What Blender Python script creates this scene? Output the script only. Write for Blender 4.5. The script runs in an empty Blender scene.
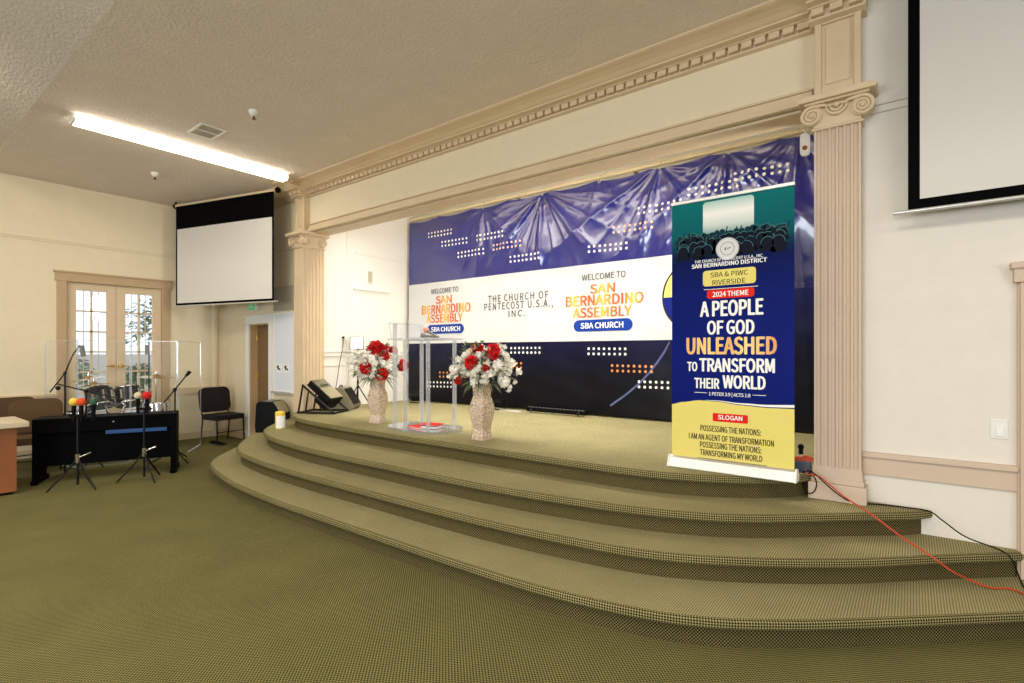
import bpy, math, random, os
from math import sin, cos, pi, radians, hypot, atan2, exp, sqrt
from mathutils import Vector, Matrix

random.seed(7)
SC = bpy.context.scene
COL = SC.collection
CAM = 1.57                      # eye height
YAW = atan2(400, 520)
CS, SN = cos(YAW), sin(YAW)
HOR = 352.0

def at_y(u, v, Y):              # photo measurement -> point on a plane Y = const
    k = (u-512)/520; d = Y/(CS+SN*k)
    return Vector((d*(-SN+CS*k), Y, CAM+(HOR-v)/520*d))
def at_x(u, v, X):
    k = (u-512)/520; d = X/(-SN+CS*k)
    return Vector((X, d*(CS+SN*k), CAM+(HOR-v)/520*d))
def at_z(u, v, z):
    d = 520*(CAM-z)/(v-HOR); l = (u-512)/520*d
    return Vector((-SN*d+CS*l, CS*d+SN*l, z))

# ------------------------------------------------------------------ materials
def lin(c):
    out = []
    for x in c[:3]:
        x = x/255.0
        out.append(x/12.92 if x <= .04045 else ((x+.055)/1.055)**2.4)
    return (out[0], out[1], out[2], 1)

def new_mat(name):
    m = bpy.data.materials.new(name); m.use_nodes = True
    return m, m.node_tree.nodes, m.node_tree.links, m.node_tree.nodes['Principled BSDF']

def mat(name, c, rough=.6, metal=0, bump=0, scale=40, var=0, coat=0, spec=.5, detail=4, emit=0):
    m, N, L, b = new_mat(name)
    b.inputs['Base Color'].default_value = lin(c)
    b.inputs['Roughness'].default_value = rough
    b.inputs['Metallic'].default_value = metal
    b.inputs['Specular IOR Level'].default_value = spec
    b.inputs['Coat Weight'].default_value = coat
    if emit:
        b.inputs['Emission Color'].default_value = lin(c); b.inputs['Emission Strength'].default_value = emit
    if bump or var:
        tc = N.new('ShaderNodeTexCoord')
        nz = N.new('ShaderNodeTexNoise'); nz.inputs['Scale'].default_value = scale; nz.inputs['Detail'].default_value = detail
        L.new(tc.outputs['Object'], nz.inputs['Vector'])
        if bump:
            bp = N.new('ShaderNodeBump'); bp.inputs['Strength'].default_value = bump; bp.inputs['Distance'].default_value = .01
            L.new(nz.outputs['Fac'], bp.inputs['Height']); L.new(bp.outputs['Normal'], b.inputs['Normal'])
        if var:
            n2 = N.new('ShaderNodeTexNoise'); n2.inputs['Scale'].default_value = scale*.13; n2.inputs['Detail'].default_value = 3
            L.new(tc.outputs['Object'], n2.inputs['Vector'])
            mx = N.new('ShaderNodeMix'); mx.data_type = 'RGBA'
            mx.inputs['A'].default_value = lin([x*(1-var) for x in c]); mx.inputs['B'].default_value = lin([min(255, x*(1+var)) for x in c])
            L.new(n2.outputs['Fac'], mx.inputs['Factor']); L.new(mx.outputs['Result'], b.inputs['Base Color'])
    return m

def ramp_mat(name, axis, stops, rough=.5, spec=.5, coord='Object', coat=0, bump=0, bscale=9):
    """a print whose ink changes along one axis of the printed thing"""
    m, N, L, b = new_mat(name)
    tc = N.new('ShaderNodeTexCoord'); sp = N.new('ShaderNodeSeparateXYZ'); L.new(tc.outputs[coord], sp.inputs[0])
    lo, hi = stops[0][0], stops[-1][0]
    mr = N.new('ShaderNodeMapRange'); mr.inputs['From Min'].default_value = lo; mr.inputs['From Max'].default_value = hi
    L.new(sp.outputs[axis], mr.inputs['Value'])
    cr = N.new('ShaderNodeValToRGB'); e = cr.color_ramp.elements
    while len(e) < len(stops): e.new(.5)
    for i, (p, c) in enumerate(stops):
        e[i].position = (p-lo)/(hi-lo); e[i].color = lin(c)
    L.new(mr.outputs['Result'], cr.inputs['Fac']); L.new(cr.outputs['Color'], b.inputs['Base Color'])
    b.inputs['Roughness'].default_value = rough; b.inputs['Specular IOR Level'].default_value = spec
    b.inputs['Coat Weight'].default_value = coat
    if bump:
        nz = N.new('ShaderNodeTexNoise'); nz.inputs['Scale'].default_value = bscale; nz.inputs['Detail'].default_value = 5
        nz.inputs['Distortion'].default_value = 1.2
        L.new(tc.outputs['Object'], nz.inputs['Vector'])
        bp = N.new('ShaderNodeBump'); bp.inputs['Strength'].default_value = bump; bp.inputs['Distance'].default_value = .02
        L.new(nz.outputs['Fac'], bp.inputs['Height']); L.new(bp.outputs['Normal'], b.inputs['Normal'])
    return m

def carpet(name, light, dark, pitch, rot=0.0):
    m, N, L, b = new_mat(name)
    uv = N.new('ShaderNodeUVMap'); uv.uv_map = 'UVMap'
    mp = N.new('ShaderNodeMapping'); mp.inputs['Rotation'].default_value = (0, 0, rot); L.new(uv.outputs['UV'], mp.inputs['Vector'])
    ck = N.new('ShaderNodeTexChecker'); ck.inputs['Scale'].default_value = 1/pitch
    ck.inputs['Color1'].default_value = lin(light); ck.inputs['Color2'].default_value = lin(dark)
    L.new(mp.outputs['Vector'], ck.inputs['Vector'])
    nz = N.new('ShaderNodeTexNoise'); nz.inputs['Scale'].default_value = 2.3; nz.inputs['Detail'].default_value = 5
    L.new(uv.outputs['UV'], nz.inputs['Vector'])
    mr = N.new('ShaderNodeMapRange'); mr.inputs['To Min'].default_value = .8; mr.inputs['To Max'].default_value = 1.18
    L.new(nz.outputs['Fac'], mr.inputs['Value'])
    fine = N.new('ShaderNodeTexNoise'); fine.inputs['Scale'].default_value = 160; L.new(uv.outputs['UV'], fine.inputs['Vector'])
    mr2 = N.new('ShaderNodeMapRange'); mr2.inputs['To Min'].default_value = .65; mr2.inputs['To Max'].default_value = 1.35
    L.new(fine.outputs['Fac'], mr2.inputs['Value'])
    mu = N.new('ShaderNodeMath'); mu.operation = 'MULTIPLY'; L.new(mr.outputs[0], mu.inputs[0]); L.new(mr2.outputs[0], mu.inputs[1])
    vm = N.new('ShaderNodeVectorMath'); vm.operation = 'SCALE'; L.new(ck.outputs['Color'], vm.inputs[0]); L.new(mu.outputs[0], vm.inputs['Scale'])
    L.new(vm.outputs['Vector'], b.inputs['Base Color'])
    bp = N.new('ShaderNodeBump'); bp.inputs['Strength'].default_value = .5; bp.inputs['Distance'].default_value = .004
    L.new(ck.outputs['Fac'], bp.inputs['Height']); L.new(bp.outputs['Normal'], b.inputs['Normal'])
    b.inputs['Roughness'].default_value = .95; b.inputs['Specular IOR Level'].default_value = .1
    return m

def glass(name, tint=(255, 255, 255), rough=0.0, fac=1.0, haze=0.0):
    """thin clear sheet: transparent, with a fresnel gloss and a faint milky share"""
    m, N, L, b = new_mat(name); N.remove(b)
    tr = N.new('ShaderNodeBsdfTransparent'); tr.inputs[0].default_value = lin(tint)
    gl = N.new('ShaderNodeBsdfGlossy'); gl.inputs['Roughness'].default_value = rough
    lw = N.new('ShaderNodeLayerWeight'); lw.inputs['Blend'].default_value = .5
    pw = N.new('ShaderNodeMath'); pw.operation = 'POWER'; pw.inputs[1].default_value = 4; L.new(lw.outputs['Facing'], pw.inputs[0])
    mu = N.new('ShaderNodeMath'); mu.operation = 'MULTIPLY_ADD'; mu.inputs[1].default_value = .5*fac; mu.inputs[2].default_value = .035*fac; L.new(pw.outputs[0], mu.inputs[0])
    mx = N.new('ShaderNodeMixShader'); L.new(mu.outputs[0], mx.inputs[0]); L.new(tr.outputs[0], mx.inputs[1]); L.new(gl.outputs[0], mx.inputs[2])
    last = mx
    if haze:
        df = N.new('ShaderNodeBsdfDiffuse'); df.inputs[0].default_value = (.95, .95, .97, 1)
        m2 = N.new('ShaderNodeMixShader'); m2.inputs[0].default_value = haze
        L.new(mx.outputs[0], m2.inputs[1]); L.new(df.outputs[0], m2.inputs[2]); last = m2
    L.new(last.outputs[0], N['Material Output'].inputs['Surface'])
    return m

def lamp_mat(name, c, s):
    m, N, L, b = new_mat(name)
    b.inputs['Base Color'].default_value = (.9, .9, .9, 1)
    b.inputs['Emission Color'].default_value = lin(c); b.inputs['Emission Strength'].default_value = s
    return m

M = {
 'wall': mat('cream_wall_paint', (233, 219, 188), .8, bump=.15, scale=60, var=.02),
 'wall_r': mat('pale_wall_paint', (229, 222, 211), .8, bump=.15, scale=60, var=.02),
 'stagewall': mat('white_stage_paint', (240, 236, 226), .8, bump=.1, scale=60),
 'trim': mat('tan_trim_paint', (218, 195, 161), .5, var=.03, scale=30),
 'casing': mat('tan_door_casing', (190, 162, 124), .5, var=.03, scale=30),
 'trim_r': mat('rosy_tan_trim_paint', (206, 184, 162), .5, var=.03, scale=30),
 'ceil': mat('textured_ceiling', (226, 214, 202), .9, bump=.9, scale=38, var=.03, detail=6),
 'vault': mat('textured_vault_shaded', (190, 178, 164), .9, bump=.9, scale=38, var=.03, detail=6),  # ceiling texture darkened, the vault's weaker light put into the colour
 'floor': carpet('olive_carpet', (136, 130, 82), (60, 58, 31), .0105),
 'tread': carpet('olive_carpet_lit_tread', (179, 170, 126), (112, 106, 71), .0095, pi/4),  # same carpet made lighter, light from above put into the colour
 'riser': carpet('olive_carpet_shaded_riser', (122, 111, 71), (21, 19, 9), .0095),  # same carpet made darker, the riser's shade put into the colour
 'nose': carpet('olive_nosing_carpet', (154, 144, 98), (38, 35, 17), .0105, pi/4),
 'black': mat('black_plastic', (7, 7, 8), .5, spec=.12),
 'screenblack': mat('black_screen_border', (5, 5, 6), .8, spec=.05),
 'pianoblack': mat('piano_black', (2, 2, 3), .6, spec=.06),
 'blackm': mat('black_metal', (8, 8, 9), .4, spec=.3),
 'blackf': mat('black_fabric', (22, 19, 20), .9, bump=.3, scale=200),
 'grille': mat('speaker_grille', (176, 168, 134), .55, .2, bump=.6, scale=400),
 'olivebox': mat('speaker_cabinet', (128, 122, 96), .6, bump=.3, scale=120),
 'chrome': mat('chrome', (225, 225, 228), .12, 1),
 'steel': mat('satin_aluminium', (214, 212, 208), .35, .6),
 'brass': mat('brass', (200, 165, 90), .3, .9),
 'bronze': mat('bronze', (120, 70, 30), .4, .7),
 'cymbal': mat('cymbal_bronze', (196, 170, 110), .25, .9),
 'white': mat('white_paint', (238, 238, 236), .5),
 'whitep': mat('white_plastic', (232, 230, 224), .4),
 'screen': mat('matte_white_screen', (215, 211, 204), .85),
 'board': mat('whiteboard', (226, 232, 240), .3),
 'slate': mat('grey_louvre', (188, 178, 158), .7),
 'brown': mat('brown_chair_fabric', (86, 64, 38), .95, bump=.4, scale=150),
 'maroon': mat('dark_chair_fabric', (24, 17, 19), .95, bump=.4, scale=150),
 'doorbrown': mat('brown_door', (128, 98, 62), .6, var=.06, scale=12),
 'jamb': mat('wood_jamb', (192, 160, 116), .6, var=.08, scale=14),
 'wood': mat('orange_wood', (150, 90, 50), .45, var=.16, scale=18),
 'woodtop': mat('beige_laminate', (206, 190, 164), .35, var=.05, scale=60),
 'acrylic': glass('clear_acrylic', (252, 253, 254), .02, 1.2, .02),
 'acrylic_edge': glass('acrylic_edge', (246, 248, 250), .03, 2.2, .16),
 'shield': glass('shield_acrylic', (253, 254, 254), .01, .12, .010),
 'pane': glass('window_pane', (252, 253, 255), 0, .8, .02),
 'red': mat('red_petals', (206, 14, 14), .7),
 'wpetal': mat('white_petals', (246, 242, 232), .7),
 'cpetal': mat('cream_petals', (232, 208, 168), .7),
 'leaf': mat('green_leaf', (66, 84, 48), .6),
 'leaf2': mat('grey_green_leaf', (120, 132, 100), .6),
 'orange': mat('orange_cord', (196, 68, 26), .5),
 'blue': mat('painted_blue_gleam', (34, 78, 136), .35),
 'slateblue': mat('slate_blue_box', (72, 84, 100), .5),
 'foamy': mat('yellow_foam', (246, 214, 76), .95, bump=.8, scale=300),
 'foamo': mat('orange_foam', (236, 82, 36), .95, bump=.8, scale=300),
 'foamg': mat('green_foam', (62, 104, 84), .95, bump=.8, scale=300),
 'foamc': mat('cream_foam', (232, 218, 178), .95, bump=.8, scale=300),
 'foamr': mat('red_foam', (214, 34, 30), .95, bump=.8, scale=300),
 'foamp': mat('peach_foam', (240, 160, 130), .95, bump=.8, scale=300),
 'grey': mat('grey_plastic', (120, 118, 114), .5),
 'kitblack': mat('drum_black_wrap', (20, 20, 24), .2, 0, coat=.6),
 'drumhead': mat('drum_head', (226, 226, 222), .5),
 'green': mat('exit_green', (30, 150, 84), .5, emit=.6),
 'yellowlab': mat('yellow_plastic', (240, 206, 70), .45),
 # prints
 'p_white': mat('ink_white', (244, 243, 240), .45),
 'p_band': mat('ink_white_band', (208, 208, 207), .4, bump=.12, scale=3, detail=3),
 'p_grey': mat('ink_grey', (84, 84, 88), .5),
 'p_navy': mat('ink_navy', (22, 36, 118), .4),
 'p_blue': mat('ink_blue', (30, 62, 150), .4),
 'p_orange': mat('ink_orange_dot', (224, 150, 92), .5), 'p_pink': mat('ink_pale_pink_dot', (236, 200, 186), .5),
 'p_yellow': mat('ink_yellow', (228, 212, 118), .5, spec=.2),
 'p_red': mat('ink_red', (222, 36, 26), .45),
 'p_dark': mat('ink_dark', (50, 44, 40), .5),
 'p_teal': mat('ink_teal', (12, 46, 58), .5),
 'p_tealrim': mat('ink_teal_rim', (70, 124, 124), .5),
 'p_crowd': mat('ink_crowd', (6, 14, 30), .5),
 'p_arc': mat('ink_arc', (92, 100, 140), .4),
 'concrete': mat('outdoor_paving', (190, 186, 178), .9),
 'fence': mat('outdoor_wall', (214, 206, 196), .9),
 'bush': mat('outdoor_leaves', (96, 124, 84), .8, var=.3, scale=20),
 'bark': mat('outdoor_bark', (96, 78, 60), .9),
}

for k_, m_ in M.items():
    if k_.startswith('p_'): m_.node_tree.nodes['Principled BSDF'].inputs['Specular IOR Level'].default_value = .08

# ------------------------------------------------------------------ mesh builder
class MB:
    def __init__(s): s.v = []; s.f = []; s.m = []; s.s = []; s.uv = []
    def add(s, vs, fs, mi=0, smooth=False, uvs=None, T=None):
        b = len(s.v)
        for p in vs:
            p = Vector(p)
            s.v.append(tuple(T @ p) if T else tuple(p))
        for i, f in enumerate(fs):
            s.f.append(tuple(b+j for j in f)); s.m.append(mi); s.s.append(smooth)
            s.uv.append(uvs[i] if uvs else None)
    def box(s, x0, x1, y0, y1, z0, z1, mi=0, T=None):
        v = [(x, y, z) for z in (z0, z1) for y in (y0, y1) for x in (x0, x1)]
        s.add(v, [(0, 2, 3, 1), (4, 5, 7, 6), (0, 1, 5, 4), (2, 6, 7, 3), (0, 4, 6, 2), (1, 3, 7, 5)], mi, False, None, T)
    def prism(s, poly, a0, a1, axis='y', mi=0, T=None, smooth=False):
        n = len(poly)
        def P(p, a): return {'y': (p[0], a, p[1]), 'z': (p[0], p[1], a), 'x': (a, p[0], p[1])}[axis]
        v = [P(p, a0) for p in poly]+[P(p, a1) for p in poly]
        s.add(v, [tuple(range(n)), tuple(range(2*n-1, n-1, -1))], mi, False, None, T)
        s.add(v, [(i, i+n, (i+1) % n+n, (i+1) % n) for i in range(n)], mi, smooth, None, T)
    def tube(s, pts, r, n=8, mi=0, T=None, caps=True):
        pts = [Vector(p) for p in pts]; R = r if isinstance(r, (list, tuple)) else [r]*len(pts)
        rings = []; up = None
        for i, p in enumerate(pts):
            d = (pts[min(i+1, len(pts)-1)]-pts[max(i-1, 0)]).normalized()
            if up is None:
                up = Vector((0, 0, 1)) if abs(d.z) < .9 else Vector((1, 0, 0))
            a = d.cross(up)
            if a.length < 1e-5: a = d.cross(Vector((0, 1, 0)))
            a.normalize(); b = a.cross(d).normalized(); up = b
            rings.append([p+(a*cos(2*pi*k/n)+b*sin(2*pi*k/n))*R[i] for k in range(n)])
        v = [q for g in rings for q in g]
        f = [(i*n+k, i*n+(k+1) % n, (i+1)*n+(k+1) % n, (i+1)*n+k) for i in range(len(pts)-1) for k in range(n)]
        s.add(v, f, mi, True, None, T)
        if caps:
            s.add(rings[0], [tuple(range(n-1, -1, -1))], mi, False, None, T); s.add(rings[-1], [tuple(range(n))], mi, False, None, T)
    def cyl(s, p0, p1, r, n=16, mi=0, T=None, r1=None):
        s.tube([p0, p1], [r, r if r1 is None else r1], n, mi, T)
    def lathe(s, prof, n=24, c=(0, 0, 0), mi=0, T=None, smooth=True, sides=None):
        c = Vector(c); v = []; f = []
        for r, z in prof:
            for k in range(n):
                a = 2*pi*k/n
                v.append(c+Vector((r*cos(a), r*sin(a), z)))
        for i in range(len(prof)-1):
            for k in range(n):
                f.append((i*n+k, i*n+(k+1) % n, (i+1)*n+(k+1) % n, (i+1)*n+k))
        s.add(v, f, mi, smooth, None, T)
        if prof[0][0] > 1e-4: s.add(v[:n], [tuple(range(n-1, -1, -1))], mi, False, None, T)
        if prof[-1][0] > 1e-4: s.add(v[-n:], [tuple(range(n))], mi, False, None, T)
    def sphere(s, c, r, n=14, mi=0, sc=(1, 1, 1), T=None):
        c = Vector(c); v = []; f = []; m = max(6, n//2)
        for i in range(m+1):
            t = pi*i/m
            for k in range(n):
                a = 2*pi*k/n
                v.append(c+Vector((r*sc[0]*sin(t)*cos(a), r*sc[1]*sin(t)*sin(a), r*sc[2]*cos(t))))
        for i in range(m):
            for k in range(n):
                f.append((i*n+k, (i+1)*n+k, (i+1)*n+(k+1) % n, i*n+(k+1) % n))
        s.add(v, f, mi, True, None, T)
    def rbox(s, x0, x1, y0, y1, z0, z1, r, mi=0, T=None, axis='z', n=5):
        """box with four rounded edges running along one axis"""
        lim = {'z': (x0, x1, y0, y1), 'y': (x0, x1, z0, z1), 'x': (y0, y1, z0, z1)}[axis]
        a0, a1 = {'z': (z0, z1), 'y': (y0, y1), 'x': (x0, x1)}[axis]
        s.prism(rrect(*lim, r, n), a0, a1, axis, mi, T)
    def build(s, name, mats, parent=None, bevel=0, seg=2, subsurf=0, loc=None):
        me = bpy.data.meshes.new(name)
        me.from_pydata(s.v, [], s.f); me.update()
        if not isinstance(mats, (list, tuple)): mats = [mats]
        for x in mats: me.materials.append(M[x] if isinstance(x, str) else x)
        me.polygons.foreach_set('material_index', s.m); me.polygons.foreach_set('use_smooth', s.s)
        if any(u is not None for u in s.uv):
            lay = me.uv_layers.new(name='UVMap')
            for p, u in zip(me.polygons, s.uv):
                if u:
                    for li, q in zip(p.loop_indices, u): lay.data[li].uv = q
        o = bpy.data.objects.new(name, me); COL.objects.link(o)
        if parent: o.parent = parent
        if loc is not None: o.location = loc
        if bevel:
            b = o.modifiers.new('bevel', 'BEVEL'); b.width = bevel; b.segments = seg; b.limit_method = 'ANGLE'; b.angle_limit = radians(40)
        if subsurf:
            q = o.modifiers.new('smooth', 'SUBSURF'); q.levels = subsurf; q.render_levels = subsurf
        return o

def rrect(x0, x1, y0, y1, r, n=5):
    p = []
    for cx, cy, a0 in ((x1-r, y1-r, 0), (x0+r, y1-r, pi/2), (x0+r, y0+r, pi), (x1-r, y0+r, 1.5*pi)):
        for i in range(n+1):
            a = a0+pi/2*i/n; p.append((cx+r*cos(a), cy+r*sin(a)))
    return p

def thing(name, label, cat, loc=(0, 0, 0), rz=0, group=None):
    o = bpy.data.objects.new(name, None); COL.objects.link(o); o.empty_display_size = .1
    o.location = loc; o.rotation_euler = (0, 0, rz)
    return tag(o, label, cat, group)
def tag(o, label, cat, group=None):
    o['label'] = label; o['category'] = cat; o['kind'] = 'thing'
    if group: o['group'] = group
    return o
def struct(o): o['kind'] = 'structure'; return o
def copy_tree(o, parent=None):
    c = o.copy(); COL.objects.link(c)
    if parent: c.parent = parent
    for ch in list(o.children): copy_tree(ch, c)
    return c
def clone(o, label, loc, rz, group=None):
    c = copy_tree(o); c.location = loc; c.rotation_euler = (0, 0, rz); c['label'] = label
    if group: c['group'] = group
    return c

# ------------------------------------------------------------------ lettering
_fonts = {}
def font():
    if 'f' not in _fonts:
        f = None
        try:
            p = os.path.join(bpy.utils.system_resource('DATAFILES'), 'fonts', 'Noto Sans CJK Regular.woff2')
            f = bpy.data.fonts.load(p)
        except Exception:
            f = None
        _fonts['f'] = f
    return _fonts['f']
def text_mesh(s, bold=0.0, spacing=1.0):
    cu = bpy.data.curves.new('tmp', 'FONT'); cu.body = s; cu.size = 1; cu.space_character = spacing
    cu.resolution_u = 3
    if font(): cu.font = font()
    o = bpy.data.objects.new('tmp', cu); COL.objects.link(o)
    bpy.context.view_layer.update()
    dg = bpy.context.evaluated_depsgraph_get()
    me = o.evaluated_get(dg).to_mesh()
    vs = [(v.co.x, v.co.y) for v in me.vertices]; fs = [tuple(p.vertices) for p in me.polygons]
    o.evaluated_get(dg).to_mesh_clear()
    bpy.data.objects.remove(o); bpy.data.curves.remove(cu)
    return vs, fs
def put_text(mb, s, x0, x1, zc, h, y, mi=0, bold=.0, spacing=1.0, disp=None):
    """letters filling the box x0..x1, centred at zc, h tall, on the plane y (facing -Y)"""
    vs, fs = text_mesh(s, bold, spacing)
    ax, bx = min(v[0] for v in vs), max(v[0] for v in vs)
    if 'cap' not in _fonts: _fonts['cap'] = max(v[1] for v in text_mesh('H')[0])
    az, bz = 0, _fonts['cap']
    if min(v[1] for v in vs) >= -.03: az, bz = min(v[1] for v in vs), max(v[1] for v in vs)
    w = max(0, bold)*h*1.25                       # stroke weight: the letters are struck again around themselves
    sx, sz = (x1-x0-2*w)/(bx-ax), (h-1.2*w)/(bz-az)
    for k in range(9 if w else 1):
        dx, dz = ((0, 0) if k == 8 or not w else (w*cos(k*pi/4), .6*w*sin(k*pi/4)))
        out = []
        for a, b in vs:
            x = x0+w+(a-ax)*sx+dx; z = zc-h/2+.6*w+(b-az)*sz+dz
            out.append((x, y-(disp(x, z) if disp else 0)-.00005*k, z))
        mb.add(out, fs, mi)

# ------------------------------------------------------------------ camera
cam = bpy.data.cameras.new('camera'); co = bpy.data.objects.new('camera', cam); COL.objects.link(co)
cam.sensor_width = 36; cam.lens = 520/1024*36; cam.shift_y = 10.5/1024; cam.clip_start = .05
co.location = (0, 0, CAM); co.rotation_euler = (pi/2, 0, YAW)
SC.camera = co

# ================================================================== THE ROOM
XL, XR, YW, YB = -10.35, 6.0, 4.5, 6.5
ZC, ZS = 4.14, .67                 # ceiling, stage floor
R_ = .1675                         # riser
LEV = [R_*3, R_*2, R_]             # three treads under the stage

def uvquad(pts): return [[(p[0], p[1]) for p in pts]]
b = MB()
for i in range(12):
    for j in range(8):
        x0, x1 = XL+i*(XR-XL)/12, XL+(i+1)*(XR-XL)/12; y0, y1 = -9+j*13.5/8, -9+(j+1)*13.5/8
        q = [(x0, y0, 0), (x1, y0, 0), (x1, y1, 0), (x0, y1, 0)]
        b.add(q, [(0, 1, 2, 3)], 0, False, uvquad(q))
struct(b.build('floor', 'floor'))

# flat strip of ceiling, and the vault that rises from it over the seats
b = MB(); b.box(XL-.2, XR+.2, 1.25, YW+.3, ZC, ZC+.1); struct(b.build('ceiling', 'ceil'))
b = MB(); b.prism([(1.25, ZC), (1.25, ZC+.1), (-4, 6.6), (-9.2, 6.6), (-9.2, 6.5), (-4, 6.5)], XL-.2, XR+.2, 'x'); struct(b.build('ceiling_vault', 'vault'))

# left wall with the french doors
DY0, DY1, DZ = 2.17, 3.45, 2.66
b = MB()
b.box(XL-.15, XL, -9, DY0, 0, 7); b.box(XL-.15, XL, DY1, YW+.3, 0, 7); b.box(XL-.15, XL, DY0, DY1, DZ, 7)
struct(b.build('wall_left', 'wall'))
b = MB(); b.box(XL, XL+.02, -9, DY0-.12, .80, .92); b.box(XL, XL+.02, DY1+.12, YW, .80, .92)
b.box(XL, XL+.035, -9, DY0-.12, .90, .935); b.box(XL, XL+.035, DY1+.12, YW, .90, .935)
struct(b.build('trim_chair_rail_left', 'trim', bevel=.004))
b = MB(); b.box(XL, XL+.03, -9, YW, 3.26, 3.30); b.box(XL, XL+.018, -9, YW, 3.23, 3.26); struct(b.build('trim_picture_rail_left', 'wall', bevel=.005))
b = MB(); b.box(XL, XL+.02, -9, DY0-.12, 0, .12); b.box(XL, XL+.02, DY1+.12, YW, 0, .12); struct(b.build('baseboard_left', 'trim', bevel=.004))
b = MB(); b.box(XL, XL+.06, 4.28, 4.34, 0, 3.2); struct(b.build('trim_corner_batten', 'wall', bevel=.008))
# casing
b = MB()
b.box(XL-.02, XL+.03, DY0-.12, DY0, 0, DZ+.02); b.box(XL-.02, XL+.03, DY1, DY1+.12, 0, DZ+.02)
b.box(XL-.02, XL+.04, DY0-.14, DY1+.14, DZ, DZ+.15); b.box(XL-.02, XL+.06, DY0-.16, DY1+.16, DZ+.13, DZ+.16)
dcase = struct(b.build('door_1', 'casing', bevel=.006))
def leaf(y0, y1, hs):
    b = MB(); st = .125; zb, zt = .28, DZ-.12
    b.box(XL-.07, XL-.025, y0, y0+st, 0, DZ); b.box(XL-.07, XL-.025, y1-st, y1, 0, DZ)
    b.box(XL-.07, XL-.025, y0+st, y1-st, 0, zb); b.box(XL-.07, XL-.025, y0+st, y1-st, zt, DZ)
    lf = b.build('door_leaf', 'trim', dcase, bevel=.004)
    b = MB(); rows = 7; ym = (y0+y1)/2
    b.box(XL-.068, XL-.03, ym-.015, ym+.015, zb, zt)
    for k in (y0+st+(ym-y0-st)*.5, ym+(y1-st-ym)*.5): b.box(XL-.066, XL-.058, k-.005, k+.005, zb, zt)
    for i in range(1, rows): z = zb+(zt-zb)*i/rows; b.box(XL-.068, XL-.03, y0+st, y1-st, z-.012, z+.012)
    b.build('muntin_grid', 'trim', lf)
    b = MB(); b.box(XL-.056, XL-.052, y0+st, y1-st, zb, zt); b.build('glass_pane', 'pane', lf)
    b = MB(); yh = (y1-.05) if hs > 0 else (y0+.05)
    b.cyl((XL-.025, yh, 1.34), (XL+.02, yh, 1.34), .03, 14); b.cyl((XL+.02, yh, 1.34), (XL+.045, yh, 1.34), .012, 10)
    b.tube([(XL+.045, yh, 1.34), (XL+.05, yh-hs*.03, 1.34), (XL+.05, yh-hs*.11, 1.335)], .010, 8)
    b.build('door_handle', 'brass', lf)
ym = (DY0+DY1)/2
leaf(DY0, ym-.004, 1); leaf(ym+.004, DY1, -1)

# proscenium wall: left stretch with a door, the head over the opening, right stretch
PX0, PX1 = -7.68, -7.42           # left pilaster
QX0, QX1 = -.57, -.283            # right pilaster
EX0, EX1, EZ = -9.36, -8.66, 2.06
b = MB()
b.box(XL, EX0, YW, YW+.16, 0, ZC); b.box(EX1, PX0, YW, YW+.16, 0, ZC); b.box(EX0, EX1, YW, YW+.16, EZ, ZC)
struct(b.build('wall_front_left', 'wall'))
b = MB(); b.box(PX0, QX1, YW, YW+.26, 3.43, ZC+.25); struct(b.build('wall_above_stage_opening', 'wall'))
b = MB(); b.box(QX1, .66, YW, YW+.2, 0, ZC+.2); b.box(.66, 1.5, YW, YW+.2, 2.0, ZC+.2); b.box(1.5, XR, YW, YW+.2, 0, ZC+.2)
b.box(QX0+.02, QX1, YW, YW+.2, 0, 3.43)
struct(b.build('wall_front_right', 'wall_r'))
b = MB(); b.box(XR, XR+.15, -9, YW+.3, 0, 7); struct(b.build('wall_right', 'wall_r'))
b = MB(); b.box(XL-.15, XR+.15, -9.15, -9, 0, 7); struct(b.build('wall_back', 'wall_r'))

# rails of the proscenium wall
b = MB(); b.box(QX1+.0, .52, YW-.022, YW, .70, .83); b.box(QX1, .52, YW-.045, YW, .825, .86); struct(b.build('trim_chair_rail_right', 'trim_r', bevel=.004))
b = MB(); b.box(QX1+.05, XR, YW-.03, YW, 3.31, 3.36); b.box(QX1+.05, XR, YW-.018, YW, 3.26, 3.31); struct(b.build('trim_picture_rail_right', 'wall_r', bevel=.006))
b = MB(); b.box(XL, PX0-.02, YW-.03, YW, 3.26, 3.30); b.box(XL, PX0-.02, YW-.018, YW, 3.23, 3.26); struct(b.build('trim_picture_rail_front', 'wall', bevel=.005))
b = MB(); b.box(XL, EX0-.13, YW-.02, YW, 0, .12); struct(b.build('baseboard_front_left', 'trim', bevel=.004))

# side door with its dark leaf closed deep in the jamb
b = MB()
b.box(EX0-.10, EX0, YW-.03, YW+.01, 0, EZ+.10); b.box(EX1, EX1+.10, YW-.03, YW+.01, 0, EZ+.10); b.box(EX0-.12, EX1+.12, YW-.035, YW+.01, EZ, EZ+.13)
b.box(EX0-.14, EX1+.14, YW-.05, YW+.01, EZ+.12, EZ+.15)
d2 = struct(b.build('door_2', 'white', bevel=.005))
b = MB(); b.box(EX0, EX0+.02, YW, YW+.18, 0, EZ); b.box(EX1-.02, EX1, YW, YW+.18, 0, EZ); b.box(EX0, EX1, YW, YW+.18, EZ-.02, EZ)
b.build('door_jamb', 'jamb', d2)
b = MB(); b.box(EX0+.02, EX1-.02, YW+.13, YW+.17, .01, EZ-.02); lf = b.build('door_leaf', 'doorbrown', d2, bevel=.003)
b = MB()
for z in (.25, 1.15, 1.82): b.box(EX0+.02, EX0+.06, YW+.115, YW+.13, z-.05, z+.05); b.cyl((EX0+.025, YW+.118, z-.055), (EX0+.025, YW+.118, z+.055), .009, 8)
b.build('hinge', 'brass', lf)
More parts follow.
